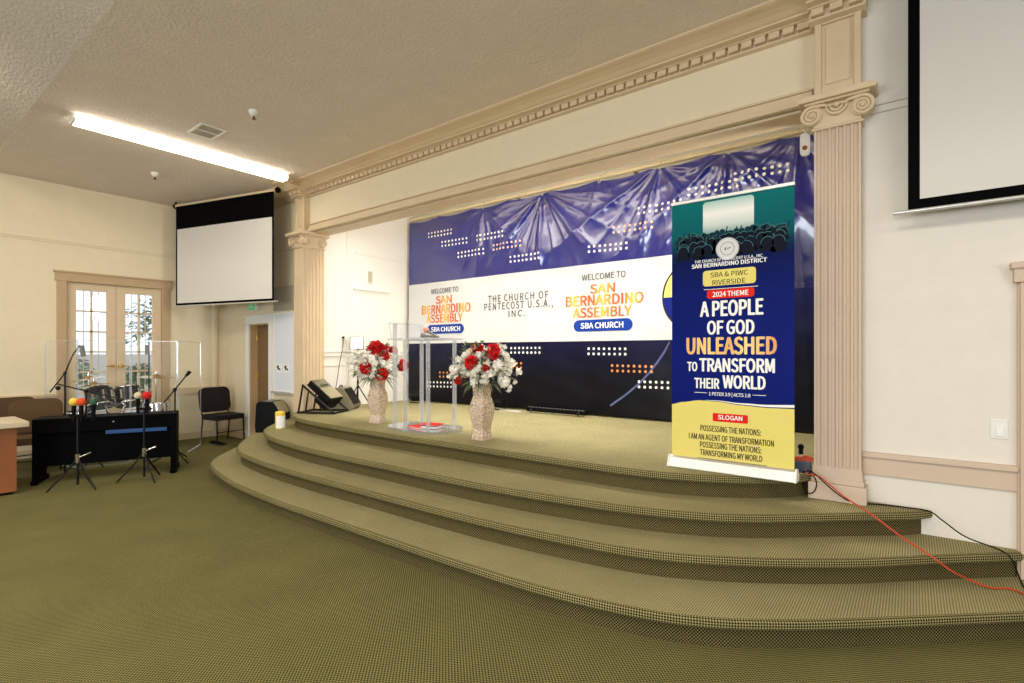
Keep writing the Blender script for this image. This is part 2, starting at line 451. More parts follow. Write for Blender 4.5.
b = MB(); b.sphere((EX1-.09, YW+.09, .98), .03); b.cyl((EX1-.09, YW+.13, .98), (EX1-.09, YW+.09, .98), .012); b.build('door_knob', 'brass', lf)

# right-hand door casing at the edge of the steps
b = MB()
b.box(.53, .66, YW-.05, YW+.01, R_, 2.0); b.box(1.5, 1.63, YW-.05, YW+.01, R_*2, 2.0)
b.box(.50, 1.66, YW-.06, YW+.01, 2.0, 2.10); b.box(.485, 1.675, YW-.08, YW+.01, 2.085, 2.125)
b.box(.518, .533, YW-.03, YW+.01, R_, 2.0)
d3 = struct(b.build('door_3', 'trim_r', bevel=.005))
b = MB(); b.box(.66, 1.5, YW+.06, YW+.10, 0, 2.0)
for x0, x1 in ((.74, 1.04), (1.12, 1.42)):
    for z0, z1 in ((.45, 1.0), (1.12, 1.9)): b.box(x0, x1, YW+.05, YW+.06, z0, z1)
b.build('door_leaf', 'trim_r', d3, bevel=.006)

# ------------------------------------------------------------------ steps and stage (carpeted)
CX = -4.0
def spline(pts, n=8):
    P = [Vector(p) for p in pts]; out = []
    for i in range(len(P)-1):
        a, bb, c, d = P[max(i-1, 0)], P[i], P[i+1], P[min(i+2, len(P)-1)]
        for k in range(n):
            t = k/n
            out.append(.5*((2*bb)+(c-a)*t+(2*a-5*bb+4*c-d)*t*t+(3*bb-a-3*c+d)*t**3))
    out.append(P[-1]); return out
def curve(half, left=None):
    L_ = [(-x, y) for x, y in reversed((left or half)[1:])]
    pts = [(CX+x, y) for x, y in L_+half]
    return spline(pts, 8)
HALF = {
 'S': [(0, 3.70), (.8, 3.70), (1.55, 3.70), (2.3, 3.73), (2.75, 3.84), (3.08, 4.02), (3.32, 4.24), (3.44, 4.44)],
 'SL': [(0, 3.70), (.8, 3.70), (1.45, 3.71), (2.2, 3.76), (2.75, 3.86), (3.12, 4.02), (3.36, 4.24), (3.46, 4.44)],
 'T1': [(0, 3.17), (.9, 3.17), (1.4, 3.19), (1.95, 3.25), (2.56, 3.37), (3.11, 3.61), (3.68, 4.09), (4.0, 4.36), (4.11, 4.50)],
 'T2': [(0, 2.88), (.8, 2.88), (1.5, 2.90), (2.06, 2.95), (2.68, 3.06), (3.18, 3.30), (3.71, 3.68), (4.16, 4.1), (4.6, 4.50)],
 'T3L': [(0, 2.53), (.8, 2.535), (1.46, 2.57), (1.92, 2.62), (2.47, 2.72), (2.9, 2.83), (3.21, 2.98), (3.55, 3.25), (4.2, 3.85), (5.0, 4.50)],
 'T3': [(0, 2.53), (.8, 2.53), (1.5, 2.535), (2.2, 2.56), (2.8, 2.66), (3.14, 2.79), (3.43, 2.98), (3.74, 3.23), (4.4, 3.82), (5.15, 4.50)],
}
def step(name, key, z, zb, extra=None):
    cv = curve(HALF[key], HALF.get(key+'L'))
    n = len(cv); nor = []
    for i in range(n):
        t = (cv[min(i+1, n-1)]-cv[max(i-1, 0)]); nor.append(Vector((t.y, -t.x)).normalized())
    arc = [0]
    for i in range(1, n): arc.append(arc[-1]+(cv[i]-cv[i-1]).length)
    prof = [(-.022, 0), (-.010, -.002), (-.003, -.007), (0, -.016), (0, -.030), (-.001, -.042), (-.008, -.051), (-.050, -.053), (-.050, zb-z)]
    b = MB()
    # tread
    inner = [cv[i]+nor[i]*prof[0][0] for i in range(n)]
    for p in inner: p.y = min(p.y, YW)
    for i in range(n-1):
        q = [inner[i], inner[i+1], Vector((inner[i+1].x, YW+.05)), Vector((inner[i].x, YW+.05))]
        b.add([(p.x, p.y, z) for p in q], [(0, 1, 2, 3)], 0, False, [[(p.x, p.y) for p in q]])
    if extra:
        x0, x1, y0, y1 = extra
        q = [(x0, y0, z), (x1, y0, z), (x1, y1, z), (x0, y1, z)]
        b.add(q, [(0, 1, 2, 3)], 0, False, uvquad(q))
    acc = [0]
    for k in range(1, len(prof)): acc.append(acc[-1]+hypot(prof[k][0]-prof[k-1][0], prof[k][1]-prof[k-1][1]))
    for k in range(len(prof)-1):
        vs = []; fs = []; uv = []
        for kk in (k, k+1):
            o, dz = prof[kk]
            for i in range(n):
                p = cv[i]+nor[i]*o; vs.append((p.x, min(p.y, YW+.05), z+dz))
        for i in range(n-1):
            fs.append((i+n, i+1+n, i+1, i)); uv.append([(arc[i], acc[k+1]), (arc[i+1], acc[k+1]), (arc[i+1], acc[k]), (arc[i], acc[k])])
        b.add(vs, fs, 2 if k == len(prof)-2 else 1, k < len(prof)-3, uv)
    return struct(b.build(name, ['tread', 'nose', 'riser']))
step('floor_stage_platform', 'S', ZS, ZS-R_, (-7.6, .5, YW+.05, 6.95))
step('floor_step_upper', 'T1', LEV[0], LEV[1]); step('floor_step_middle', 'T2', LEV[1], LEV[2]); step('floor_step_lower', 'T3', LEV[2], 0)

# ------------------------------------------------------------------ stage recess
SX = -7.5
b = MB(); b.box(SX-.12, SX, YW+.15, 7.05, 0, 4.7)
struct(b.build('wall_stage_left', 'stagewall'))
b = MB(); b.box(SX-.1, .6, 6.9, 7.05, 0, 4.7); struct(b.build('wall_stage_back', 'stagewall'))
b = MB(); b.box(.45, .6, YW+.2, 6.95, 0, 4.7); struct(b.build('wall_stage_right', 'stagewall'))
b = MB(); b.box(SX-.1, .6, YW+.1, 7.05, 4.38, 4.5); struct(b.build('ceiling_stage', 'stagewall'))
b = MB()
y347 = at_x(347.4, 300, SX).y
b.box(SX, SX+.02, YW+.2, 6.9, 1.50, 1.58); b.box(SX, SX+.035, YW+.2, 6.9, 1.565, 1.595)
b.box(SX, SX+.015, y347-.02, y347+.02, ZS, 3.9)
b.box(SX, SX+.012, y347+.15, 6.4, 1.34, 1.36); b.box(SX, SX+.012, y347+.15, 6.4, .84, .86)
b.box(SX, SX+.012, YW+.25, y347-.12, 1.34, 1.36); b.box(SX, SX+.012, YW+.25, y347-.12, .84, .86)
b.box(SX, SX+.012, y347+.15, 6.4, 3.24, 3.29)
struct(b.build('trim_stage_panelling', 'stagewall', bevel=.003))
pa, pb = at_x(352.6, 288.7, SX), at_x(388.5, 293.8, SX)
b = MB(); b.box(SX, SX+.05, pa.y, pb.y, pa.z-.012, pa.z+.012)
tag(b.build('wall_ledge', 'whitep', bevel=.003), 'thin horizontal ledge on the white stage side wall under a grey box', 'ledge')
pa = at_x(369, 277, SX)
t = thing('thermostat_box', 'small grey rectangular box high on the white stage side wall', 'wall box', (SX, pa.y, pa.z))
b = MB(); b.box(0, .025, -.055, .055, -.11, .11); b.build('backplate', 'whitep', t, bevel=.004)
b = MB(); b.box(.025, .04, -.042, .042, -.09, .09); b.build('cover', 'slate', t, bevel=.004)

# head moulding of the opening
b = MB(); b.box(PX1+.02, QX0-.02, YW-.06, YW+.02, 3.43, 3.47); b.box(PX1+.02, QX0-.02, YW-.04, YW+.02, 3.47, 3.53); b.box(PX1+.02, QX0-.02, YW-.055, YW+.02, 3.53, 3.55)
b.box(PX1+.02, QX0-.02, YW+.02, YW+.26, 3.41, 3.44)
struct(b.build('trim_opening_head', 'trim', bevel=.006))

# crown with dentils, breaking forward over the pilasters
def crown(x0, x1, yf, name):
    b = MB()
    pr = [(yf-.34, ZC), (yf-.34, ZC-.014), (yf-.32, ZC-.022), (yf-.27, ZC-.028), (yf-.215, ZC-.042), (yf-.175, ZC-.062), (yf-.155, ZC-.068), (yf-.155, ZC-.082),
          (yf-.085, ZC-.082), (yf-.085, ZC-.09), (yf-.025, ZC-.09), (yf-.025, ZC-.142), (yf-.04, ZC-.147), (yf-.04, ZC-.160), (yf+.02, ZC-.172), (YW+.05, ZC-.172), (YW+.05, ZC)]
    b.prism(pr, x0, x1, 'x')
    o = struct(b.build(name, 'trim'))
    d = MB(); n = int((x1-x0)/.099)
    for i in range(n):
        c = x0+(i+.5)*(x1-x0)/n
        d.box(c-.038, c+.038, yf-.07, yf-.015, ZC-.136, ZC-.088)
    d.build('dentil_row', 'trim', o)
crown(PX1+.03, QX0-.03, YW, 'trim_crown')
crown(PX0-.03, PX1+.03, YW-.12, 'trim_crown_left_break')
crown(QX0-.03, QX1+.03, YW-.12, 'trim_crown_right_break')
crown(XL, PX0-.03, YW, 'trim_crown_left_return')

# pilasters
def pilaster(x0, x1, zbase, name, sidef):
    yf, yb = YW-.12, YW+.24; w = x1-x0
    def flutes(p, q, n, d):
        """points from p to q with n hollow flutes cut to depth d towards the inside normal"""
        p, q = Vector(p), Vector(q); t = (q-p); L_ = t.length; t.normalize(); nr = Vector((-t.y, t.x))
        out = [p]; pit = L_/(n+.35); r = pit*.36
        for i in range(n):
            c = p+t*(pit*(.675+i))
            for k in range(7):
                a = pi*k/6; out.append(c-t*r*cos(a)+nr*min(r, d)*sin(a))
        return out
    # counter-clockwise seen from above
    pts = flutes((x0, yf), (x1, yf), 6, .024)
    pts += flutes((x1, yf), (x1, yb), 6, .024) if sidef > 0 else [Vector((x1, yf))]
    pts += [Vector((x1, yb)), Vector((x0, yb))]
    z0, z1 = zbase+.235, 3.19
    b = MB(); b.prism([(p.x, p.y) for p in pts], z0, z1, 'z')
    sh = struct(b.build(name, 'trim_r' if sidef <= 0 else 'trim'))
    mm = 'trim_r' if sidef <= 0 else 'trim'
    b = MB()
    b.box(x0-.035, x1+.035, yf-.035, yb+.02, zbase, zbase+.12); b.box(x0-.02, x1+.02, yf-.02, yb+.01, zbase+.12, zbase+.155)
    b.prism([(x0-.012, zbase+.155), (x1+.012, zbase+.155), (x1+.003, zbase+.24), (x0-.003, zbase+.24)], yf-.008, yb+.005, 'y')
    b.build('plinth', mm, sh, bevel=.006)
    # capital: necking, bell, volutes, swag, abacus
    b = MB()
    b.box(x0-.015, x1+.015, yf-.015, yb+.015, 3.185, 3.205)
    b.prism([(x0, 3.2), (x1, 3.2), (x1+.03, 3.36), (x0-.03, 3.36)], yf-.02, yb, 'y')
    b.box(x0-.055, x1+.055, yf-.07, yb+.03, 3.36, 3.375)
    b.prism([(x0-.09, 3.375), (x1+.09, 3.375), (x1+.10, 3.405), (x0-.10, 3.405)], yf-.10, yb+.04, 'y')
    b.box(x0-.085, x1+.085, yf-.085, yb+.03, 3.405, 3.425)
    cap = b.build('capital', 'trim', sh, bevel=.005)
    b = MB()
    def volute(c, ax, sgn):
        u = Vector((0, 0, 1)); t = {'y': Vector((sgn, 0, 0)), 'x': Vector((0, sgn, 0))}[ax]; o = {'y': Vector((0, -1, 0)), 'x': Vector((1, 0, 0))}[ax]
        c = Vector(c)
        b.cyl(c-o*.05, c+o*.012, .068, 22)
        pts = []; rr = []
        for i in range(46):
            a = i/45*2*pi*2.2; r = .066*(1-i/45*.82)
            pts.append(c+o*.016+(u*cos(a)+t*sin(a))*r); rr.append(.0135*(1-i/45*.5))
        b.tube(pts, rr, 8)
        b.sphere(c+o*.018, .015, 10)
    for sgn in (-1, 1):
        xx = (x0-.012) if sgn < 0 else (x1+.012)
        volute((xx, yf-.03, 3.285), 'y', sgn)
        if sidef > 0: volute((x1+.03, yf+.03 if sgn < 0 else yb-.05, 3.285), 'x', sgn)
        b.tube([(xx, yf-.045, 3.353), ((x0+x1)/2+sgn*.07, yf-.045, 3.345), ((x0+x1)/2+sgn*.05, yf-.045, 3.325)], [.014, .012, .006], 8)
    xm = (x0+x1)/2
    for rr, zz, tr in ((.062, 3.335, .013), (.040, 3.337, .010)):
        b.tube([(xm+rr*cos(pi+pi*k/10), yf-.034, zz+rr*sin(pi+pi*k/10)) for k in range(11)], [tr*(.55+.45*sin(pi*k/10)) for k in range(11)], 8)
    b.sphere((xm, yf-.036, 3.335), .022, 10); b.tube([(xm-.06, yf-.034, 3.34), (xm+.06, yf-.034, 3.34)], .009, 8)
    b.build('volute_scrolls', 'trim', cap)
    # block above, with a sunk panel
    b = MB(); zt = ZC-.12
    b.box(x0+.005, x1-.005, yf+.035, yb-.1, 3.42, zt)
    fr = .045
    b.box(x0, x0+fr, yf+.01, yf+.05, 3.42, zt); b.box(x1-fr, x1, yf+.01, yf+.05, 3.42, zt)
    b.box(x0+fr, x1-fr, yf+.01, yf+.05, 3.42, 3.50); b.box(x0+fr, x1-fr, yf+.01, yf+.05, zt-.06, zt)
    b.box(x0+fr+.022, x1-fr-.022, yf+.024, yf+.05, 3.523, zt-.082)
    b.build('panelled_block', 'trim', sh, bevel=.007)
pilaster(QX0, QX1, LEV[0], 'trim_pilaster_right', 0)
pilaster(PX0, PX1, 0, 'trim_pilaster_left', 1)

# ================================================================== CEILING FITTINGS
la, lb = at_z(75, 122, 4.08), at_z(285, 180, 4.08)
fx = -7.22; fy0, fy1 = 1.56, 3.98
t = thing('fluorescent_ceiling_light', 'long white fluorescent ceiling light, lit, running toward the stage', 'ceiling light', (fx, (fy0+fy1)/2, ZC))
hl = (fy1-fy0)/2
b = MB(); b.box(-.055, .055, -hl, hl, -.035, 0); b.build('housing', 'white', t, bevel=.004)
for a, c in ((-hl+.01, -.006), (.006, hl-.01)):
    b = MB(); b.prism([(-.056, -.036), (-.085, -.046), (-.09, -.062), (-.062, -.088), (.062, -.088), (.09, -.062), (.085, -.046), (.056, -.036)], a, c, 'y')
    b.build('diffuser', lamp_mat('lit_diffuser', (255, 245, 226), 11), t)
for y in (-hl, hl):
    b = MB(); b.prism([(-.06, 0), (-.088, -.04), (-.093, -.063), (-.065, -.092), (.065, -.092), (.093, -.063), (.088, -.04), (.06, 0)], y-.012, y+.012, 'y'); b.build('end_cap', 'whitep', t, bevel=.003)

p = at_z(207, 131, ZC)
t = thing('ceiling_vent', 'white louvred air vent in the ceiling beside the lit strip light', 'vent', (p.x, p.y, ZC), radians(0))
b = MB()
for x0, x1, y0, y1 in ((-.2, -.17, -.14, .14), (.17, .2, -.14, .14), (-.17, .17, -.14, -.11), (-.17, .17, .11, .14), (-.012, .012, -.11, .11)): b.box(x0, x1, y0, y1, -.014, .0)
b.build('frame', 'whitep', t, bevel=.003)
b = MB()
for i in range(9):
    y = -.1+i*.025
    b.add([(-.17, y, -.002), (.17, y, -.002), (.17, y+.014, -.012), (-.17, y+.014, -.012)], [(0, 1, 2, 3)])
b.build('louvre', 'slate', t)
b = MB(); b.box(-.17, .17, -.11, .11, -.0015, -.0005); b.build('duct_shade_sheet', 'black', t)  # flat black sheet standing in for the shade inside the duct
def sprinkler(u, v, label):
    p = at_z(u, v, ZC)
    t = thing('sprinkler_head', label, 'sprinkler', (p.x, p.y, ZC), 0)
    b = MB(); b.lathe([(.055, 0), (.055, -.012), (.036, -.05), (.02, -.055), (0, -.055)][::-1], 18); b.build('escutcheon', 'whitep', t)
    b = MB(); b.cyl((0, 0, -.05), (0, 0, -.085), .009, 8); b.lathe([(0, -.092), (.022, -.09), (.022, -.085), (0, -.083)], 14)
    b.build('deflector', 'bronze', t)
sprinkler(254, 111, 'white ceiling sprinkler with bronze tip, between vent and crown moulding')
sprinkler(155, 173, 'small white sprinkler head on the ceiling left of the strip light, near the doors')

# ================================================================== PROJECTION SCREENS
def screen(name, label, A, B, ztop, zbot, drop, bord, housing=True, barlen=.08):
    A, B = Vector(A), Vector(B); d = (B-A); w = d.length; ang = atan2(d.y, d.x)
    t = thing(name, label, 'projection screen', (A.x, A.y, zbot), ang)
    H = ztop-zbot
    b = MB(); b.box(0, w, -.002, .002, 0, H); fab = b.build('screen_fabric', 'screenblack', t)
    b = MB(); b.box(bord, w-bord, -.0035, -.002, bord, H-drop); b.build('viewing_surface', 'screen', fab)
    b = MB(); b.cyl((-barlen, 0, -.012), (w+barlen, 0, -.012), .013, 12); b.build('bottom_bar', 'steel', t)
    if housing:
        b = MB(); b.cyl((-.03, .03, H+.02), (w+.03, .03, H+.02), .032, 18); b.build('roller_housing', 'trim', t)
        for x0, x1 in ((-.07, -.03), (w+.03, w+.07)):
            b = MB(); b.cyl((x0, .03, H+.02), (x1, .03, H+.02), .042, 18); b.build('end_cap', 'black', t, bevel=.006)
            b = MB(); b.box((x0+x1)/2-.012, (x0+x1)/2+.012, .02, .04, H+.06, ZC-.004-zbot); b.build('bracket', 'blackm', t)
    return t
screen('projection_screen', 'pulled-down projection screen with deep black top, across the corner by the french doors', (-9.93, 3.53, 0), (-7.77, 4.10, 0), 4.04, 2.36, .39, .035)
p = at_y(908, 210, 4.33)
screen('projection_screen', 'large black-bordered projection screen on the wall right of the fluted pilaster', (p.x, 4.33, 0), (p.x+2.9, 4.33, 0), 4.02, p.z, .12, .062)

# ================================================================== LEFT-HAND WALL ITEMS
p = at_y(256.5, 305.5, YW)
t = thing('exit_sign', 'small lit green exit sign above the brown side door', 'sign', (p.x, YW, p.z))
b = MB(); b.box(-.15, .15, -.07, 0, -.095, .095); b.build('case', 'whitep', t, bevel=.006)
b = MB(); b.box(-.135, .06, -.074, -.07, -.08, .08); b.build('green_face', 'green', t)
b = MB(); put_text(b, 'EXIT', -.12, .045, 0, .10, -.076, 0, .02); b.build('lettering', 'p_white', t)

a, c = at_y(275.5, 312, YW), at_y(295, 390, YW)
t = thing('whiteboard', 'tall pale whiteboard on the wall between the brown door and the left pilaster', 'whiteboard', (-8.19, YW, 1.57))
b = MB(); b.box(-.29, .29, -.014, 0, -.64, .62); b.build('panel', 'board', t)
b = MB()
for q in ((-.32, -.29, -.68, .65), (.29, .32, -.68, .65)): b.box(q[0], q[1], -.024, 0, q[2], q[3])
b.box(-.29, .29, -.024, 0, .62, .65); b.box(-.29, .29, -.024, 0, -.68, -.64)
b.build('frame', 'white', t, bevel=.004)
b = MB(); b.box(-.3, .3, -.075, -.02, -.68, -.66); b.box(-.3, .3, -.08, -.073, -.68, -.645); b.build('tray', 'steel', t, bevel=.003)
for i, dx in enumerate((-.12, .12)):
    b = MB(); b.box(-.085, .085, -.003, 0, -.07, .07)
    b.tube([(-.05, -.004, .035), (-.02, -.004, -.02), (.015, -.004, .0), (.045, -.004, -.03)], .012, 6, 1); b.sphere((-.02, -.004, .03), .022, 8, 1, (1, .1, 1))
    tag(b.build('paper_notice', ['p_white', 'p_dark'], loc=(-8.19+dx-.02, YW-.0145, 1.30)),
        'left of two small white notices with dark marks stuck to the whiteboard' if i == 0 else 'right of two small white notices with dark marks stuck to the whiteboard', 'notice', 'notices on the whiteboard')
t = thing('wall_grille', 'grey slatted grille on the wall above the whiteboard', 'grille', (-8.19, YW, 2.45))
b = MB(); b.box(-.31, .31, -.012, 0, -.2, .2); b.build('backing', 'slate', t)
b = MB()
for i in range(26): b.box(-.30+i*.0238, -.292+i*.0238, -.030, -.012, -.19, .19)
b.build('slat', 'slate', t)

# light switch by the right door
p = at_y(999, 429, YW)
t = thing('light_switch', 'white light switch with raised cover on the wall beside the right door casing', 'switch', (p.x, YW, p.z))
b = MB(); b.box(-.042, .042, -.008, 0, -.062, .062); b.build('plate', 'whitep', t, bevel=.004)
b = MB(); b.box(-.016, .022, -.018, -.008, -.045, .02); b.build('rocker', 'white', t, bevel=.003)

# outlet on the stage wall and its lead
p = at_x(342.5, 336.5, SX)
t = thing('wall_outlet', 'white wall outlet on the stage side wall with a lead plugged in', 'outlet', (SX, p.y, p.z))
b = MB(); b.box(0, .008, -.04, .04, -.06, .06); b.build('plate', 'whitep', t, bevel=.003)
b = MB(); b.box(.008, .035, -.016, .016, -.035, .0); b.build('plug', 'black', t, bevel=.004)
b = MB(); q = Vector((SX+.03, p.y, p.z-.02))
b.tube(spline([q, q+Vector((.01, -.02, -.15)), q+Vector((.03, -.10, -.45)), q+Vector((.08, -.18, -.72)), Vector((SX+.16, p.y-.3, ZS+.01)), Vector((SX+.5, p.y-.45, ZS+.008))], 6), .006, 6)
tag(b.build('power_lead', 'blackm'), 'thin dark lead hanging from the outlet on the stage side wall', 'cable')

# ================================================================== BACKDROP
BX0, BX1 = at_y(409, 300, YB).x, -.36
BZ0, BZ1 = .70, 3.97
HANG = [(at_y(u, 180, YB).x, z, a, n, ph) for u, z, a, n, ph in ((484, 3.97, .020, 7, .6), (543, 3.98, .050, 9, 0.2), (600, 3.98, .010, 6, 1.), (660, 3.98, .036, 8, 1.1), (729, 3.98, .040, 8, .4), (800, 3.97, .035, 7, .3))]
def fold(x, z):
    f = .012*sin(1.7*x+.6)*cos(.9*z)+.006*sin(4.3*x+1.3*z)
    up = min(1, max(0, (z-2.72)/.4))
    for hx, hz, A, n, ph in HANG:
        dx, dz = x-hx, hz-z+.03; r = hypot(dx, dz); p = atan2(dx, dz)
        if abs(p) > 1.5: continue
        w = cos(p)**.6*min(1, r/.22)*exp(-r/1.7)
        g = (1-abs(sin(n*p*.5+ph)))**2.2+.35*(1-abs(sin(n*1.37*p+ph*2)))**2
        f += A*g*w*1.6*(.05+.95*up)
    # slack between the eyelets near the top edge
    t = min(1, max(0, (z-3.2)/.7))
    f += .010*t*sin(2.9*x+.8*z)*sin(4*(z-3.97))
    # crumpled print lower down
    lo = 1-up
    f += lo*(.0026*sin(9*x+6*z)+.0022*sin(13*x-11*z+1)+.0018*sin(21*z+5*x))
    # curl at the right end
    e = min(1, max(0, (x+1.15)/.8)); f += .05*e*(1-abs(sin(7.5*(x+.05*z))))**1.2
    return f
def grid_print(name, x0, x1, z0, z1, off, mats, parent, step_=.02, sag=False):
    nx, nz = int((x1-x0)/step_)+1, int((z1-z0)/step_)+1
    vs = []; fs = []
    for j in range(nz+1):
        for i in range(nx+1):
            x = x0+(x1-x0)*i/nx; z = z0+(z1-z0)*j/nz
            zz = z
            if sag:
                k = max(0, (z-3.5)/(z1-3.5)); zz = z-k*.035*abs(sin((x-BX0)*pi/.78))
            vs.append((x, YB-fold(x, z)-off, zz))
    for j in range(nz):
        for i in range(nx):
            a = j*(nx+1)+i; fs.append((a, a+1, a+nx+2, a+nx+1))
    b = MB(); b.add(vs, fs, 0, True)
    return b.build(name, mats, parent)
bd = thing('stage_banner', 'huge glossy blue vinyl banner with white middle band covering the stage back wall', 'banner')
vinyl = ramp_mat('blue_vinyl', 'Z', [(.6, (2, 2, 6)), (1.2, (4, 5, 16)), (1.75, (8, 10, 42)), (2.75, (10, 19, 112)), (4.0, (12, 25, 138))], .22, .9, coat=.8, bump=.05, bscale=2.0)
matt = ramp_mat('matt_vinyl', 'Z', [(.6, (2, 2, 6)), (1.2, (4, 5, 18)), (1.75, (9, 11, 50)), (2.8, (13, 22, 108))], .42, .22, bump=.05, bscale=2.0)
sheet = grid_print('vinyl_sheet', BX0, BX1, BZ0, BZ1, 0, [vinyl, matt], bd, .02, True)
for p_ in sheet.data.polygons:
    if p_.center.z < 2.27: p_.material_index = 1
band = grid_print('white_band', BX0, -1.2, 1.725, 2.81, .004, 'p_band', bd, .04)
d = lambda x, z: fold(x, z)
def btext(mb, s, u0, u1, v, h, mi, bold, sp=1.0):
    um = (u0+u1)/2; P0, P1, Pm = at_y(u0, v, YB), at_y(u1, v, YB), at_y(um, v, YB); A = at_y(um, v-h/2, YB); B = at_y(um, v+h/2, YB)
    put_text(mb, s, P0.x, P1.x, Pm.z, A.z-B.z, YB-.011, mi, bold, sp, d)
def letters_ramp(name, x0, x1, k=0):
    o, y, r = (226, 106, 34), (246, 192, 62), (208, 78, 30)
    st = [o, y, r, o, y, o, r, y, o]
    return ramp_mat(name, 'X', [(x0+(x1-x0)*i/8, st[(i+k) % 9]) for i in range(9)], .45)
for rows in ((('WELCOME TO', 582, 626, 275.8, 6.4),), (('WELCOME TO', 431, 458.6, 290.3, 5),),
             (('THE CHURCH OF', 488.4, 548.8, 296.8, 7.2), ('PENTECOST U.S.A.,', 484.8, 553.5, 304.9, 7.2), ('INC.', 509, 526, 313.4, 6.6))):
    b = MB()
    for s_, u0, u1, v, h in rows: btext(b, s_, u0, u1, v, h, 0, .012, 1.1 if len(rows) > 1 else 1.0)
    b.build('grey_lettering', 'p_grey', bd)
for rows in ((('SAN', 590.5, 615.5, 288.2, 9.8), ('BERNARDINO', 566, 644, 299.4, 11), ('ASSEMBLY', 573, 632, 311.8, 10.4)),
             (('SAN', 435.6, 452.3, 299.4, 8), ('BERNARDINO', 422, 471, 308.6, 9.4), ('ASSEMBLY', 426.4, 463.4, 318, 8.6))):
    b = MB()
    for s_, u0, u1, v, h in rows: btext(b, s_, u0, u1, v, h, 0, .032)
    b.build('orange_lettering', letters_ramp('ink_orange_letters', at_y(rows[1][1], 300, YB).x, at_y(rows[1][2], 300, YB).x), bd)
def conform(poly, off):   # polygon on the banner face
    return [(x, YB-fold(x, z)-off, z) for x, z in poly]
def pill(mb, u0, u1, v0, v1, off, mi=0, rr=.5):
    a, c = at_y(u0, (v0+v1)/2, YB), at_y(u1, (v0+v1)/2, YB); um = (u0+u1)/2
    zt, zb = at_y(um, v0, YB).z, at_y(um, v1, YB).z
    hh = (zt-zb)/2; zc = (zt+zb)/2; cols = []
    for i in range(15): t = pi/2*i/14; cols.append((a.x+hh*(1-cos(t)), hh*sin(t)))
    cols += [(a.x+hh+(c.x-a.x-2*hh)*i/20, hh) for i in range(1, 20)]
    for i in range(15): t = pi/2*(1-i/14); cols.append((c.x-hh*(1-cos(t)), hh*sin(t)))
    V = conform([(x, zc+q*(2*k/4-1)) for x, q in cols for k in range(5)], off)
    mb.add(V, [(5*i+k, 5*i+5+k, 5*i+6+k, 5*i+1+k) for i in range(len(cols)-1) for k in range(4)], mi)
for q in ((573.8, 633, 319.2, 331), (427.8, 464.6, 324.4, 333.6)):
    b = MB(); pill(b, *q, .010); b.build('blue_pill', 'p_blue', bd)
for s_, u0, u1, v, h in (('SBA CHURCH', 581, 624, 325.2, 6), ('SBA CHURCH', 431.5, 461, 329, 4.8)):
    um = (u0+u1)/2; P0, P1, Pm = at_y(u0, v, YB), at_y(u1, v, YB), at_y(um, v, YB); A = at_y(um, v-h/2, YB); B2 = at_y(um, v+h/2, YB)
    b = MB(); put_text(b, s_, P0.x, P1.x, Pm.z, A.z-B2.z, YB-.015, 0, .03, 1, d); b.build('white_lettering', 'p_white', bd)
# dot groups: eight by two
def dots(u0, v0, u1, v1, dv, mi=0, n=8, n0=0):
    b = MB()
    for row in range(2):
        A, B_ = at_y(u0, v0+row*dv[0], YB), at_y(u1, v1+row*dv[1], YB)
        z_row = None
        for i in range(n0, n):
            k = i/7; x = A.x+(B_.x-A.x)*k; z = A.z+(B_.z-A.z)*k
            V = conform([(x, z)]+[(x+.019*cos(2*pi*j/10), z+.019*sin(2*pi*j/10)) for j in range(10)], .006)
            b.add(V, [(0, 1+(j+1) % 10, 1+j) for j in range(10)])
    b.build('dot_pattern', ('p_white', 'p_orange', 'p_pink')[mi], bd)
for q in ((428.5, 233.5, 451.7, 229.6, (3.6, 3.8), 0), (442.8, 242.3, 466.7, 238.3, (3.8, 4.2), 0), (458.5, 253, 483.8, 249, (4, 4.4), 0), (478, 236, 503.7, 231.6, (4.3, 4.5), 0),
          (494.5, 245.5, 521.5, 241.2, (4.4, 4.7), 2), (511.9, 257.3, 540.6, 253.4, (4.6, 4.9), 0), (590, 247, 626.8, 243, (5, 5.2), 0), (613.8, 227.4, 652.5, 222.2, (5, 5.4), 2),
          (639, 208.3, 682, 201, (5.4, 5.8), 0), (736.3, 174.8, 788.3, 165, (6, 6.4), 0), (690, 190, 738, 181, (6, 6.3), 0),
          (511.4, 348.1, 540, 347.8, (4.5, 4.8), 0), (588.8, 348.6, 625.7, 348.8, (5.2, 5.4), 0), (612.5, 365.5, 652, 366.6, (5.2, 5.2), 1), (639.7, 381.6, 680, 383, (5.2, 5.4), 0),
          (493, 363, 521, 363.2, (4.2, 4.4), 1), (427.8, 382.2, 451.4, 382.6, (4, 4.2), 0), (440, 372.5, 466, 373, (4, 4.2), 1)):
    dots(*q)
# seal at the right end of the band and the pale ring printed low down
b = MB(); sx_, sz_ = -2.09, 2.27
def disc(mb, cx, cz, r0, r1, a0, a1, off, mi, n=40):
    m = max(1, int((r1-r0)/.04)); V = []
    for i in range(n+1):
        a = a0+(a1-a0)*i/n
        for k in range(m+1): r = r0+(r1-r0)*k/m; V.append((cx+r*cos(a), cz+r*sin(a)))
    w_ = m+1
    mb.add(conform(V, off), [(i*w_+k, (i+1)*w_+k, (i+1)*w_+k+1, i*w_+k+1) for i in range(n) for k in range(m)], mi)
disc(b, sx_, sz_, 0, .45, 0, pi, .008, 0); disc(b, sx_, sz_, 0, .45, pi, 2*pi, .008, 1); disc(b, sx_, sz_, .445, .465, 0, 2*pi, .009, 2, 60)
disc(b, sx_, sz_, .0, .27, 0, 2*pi, .011, 3); disc(b, sx_, sz_, .262, .275, 0, 2*pi, .013, 2)
b.build('round_seal', ['p_yellow', 'p_navy', 'p_dark', 'p_white'], bd)
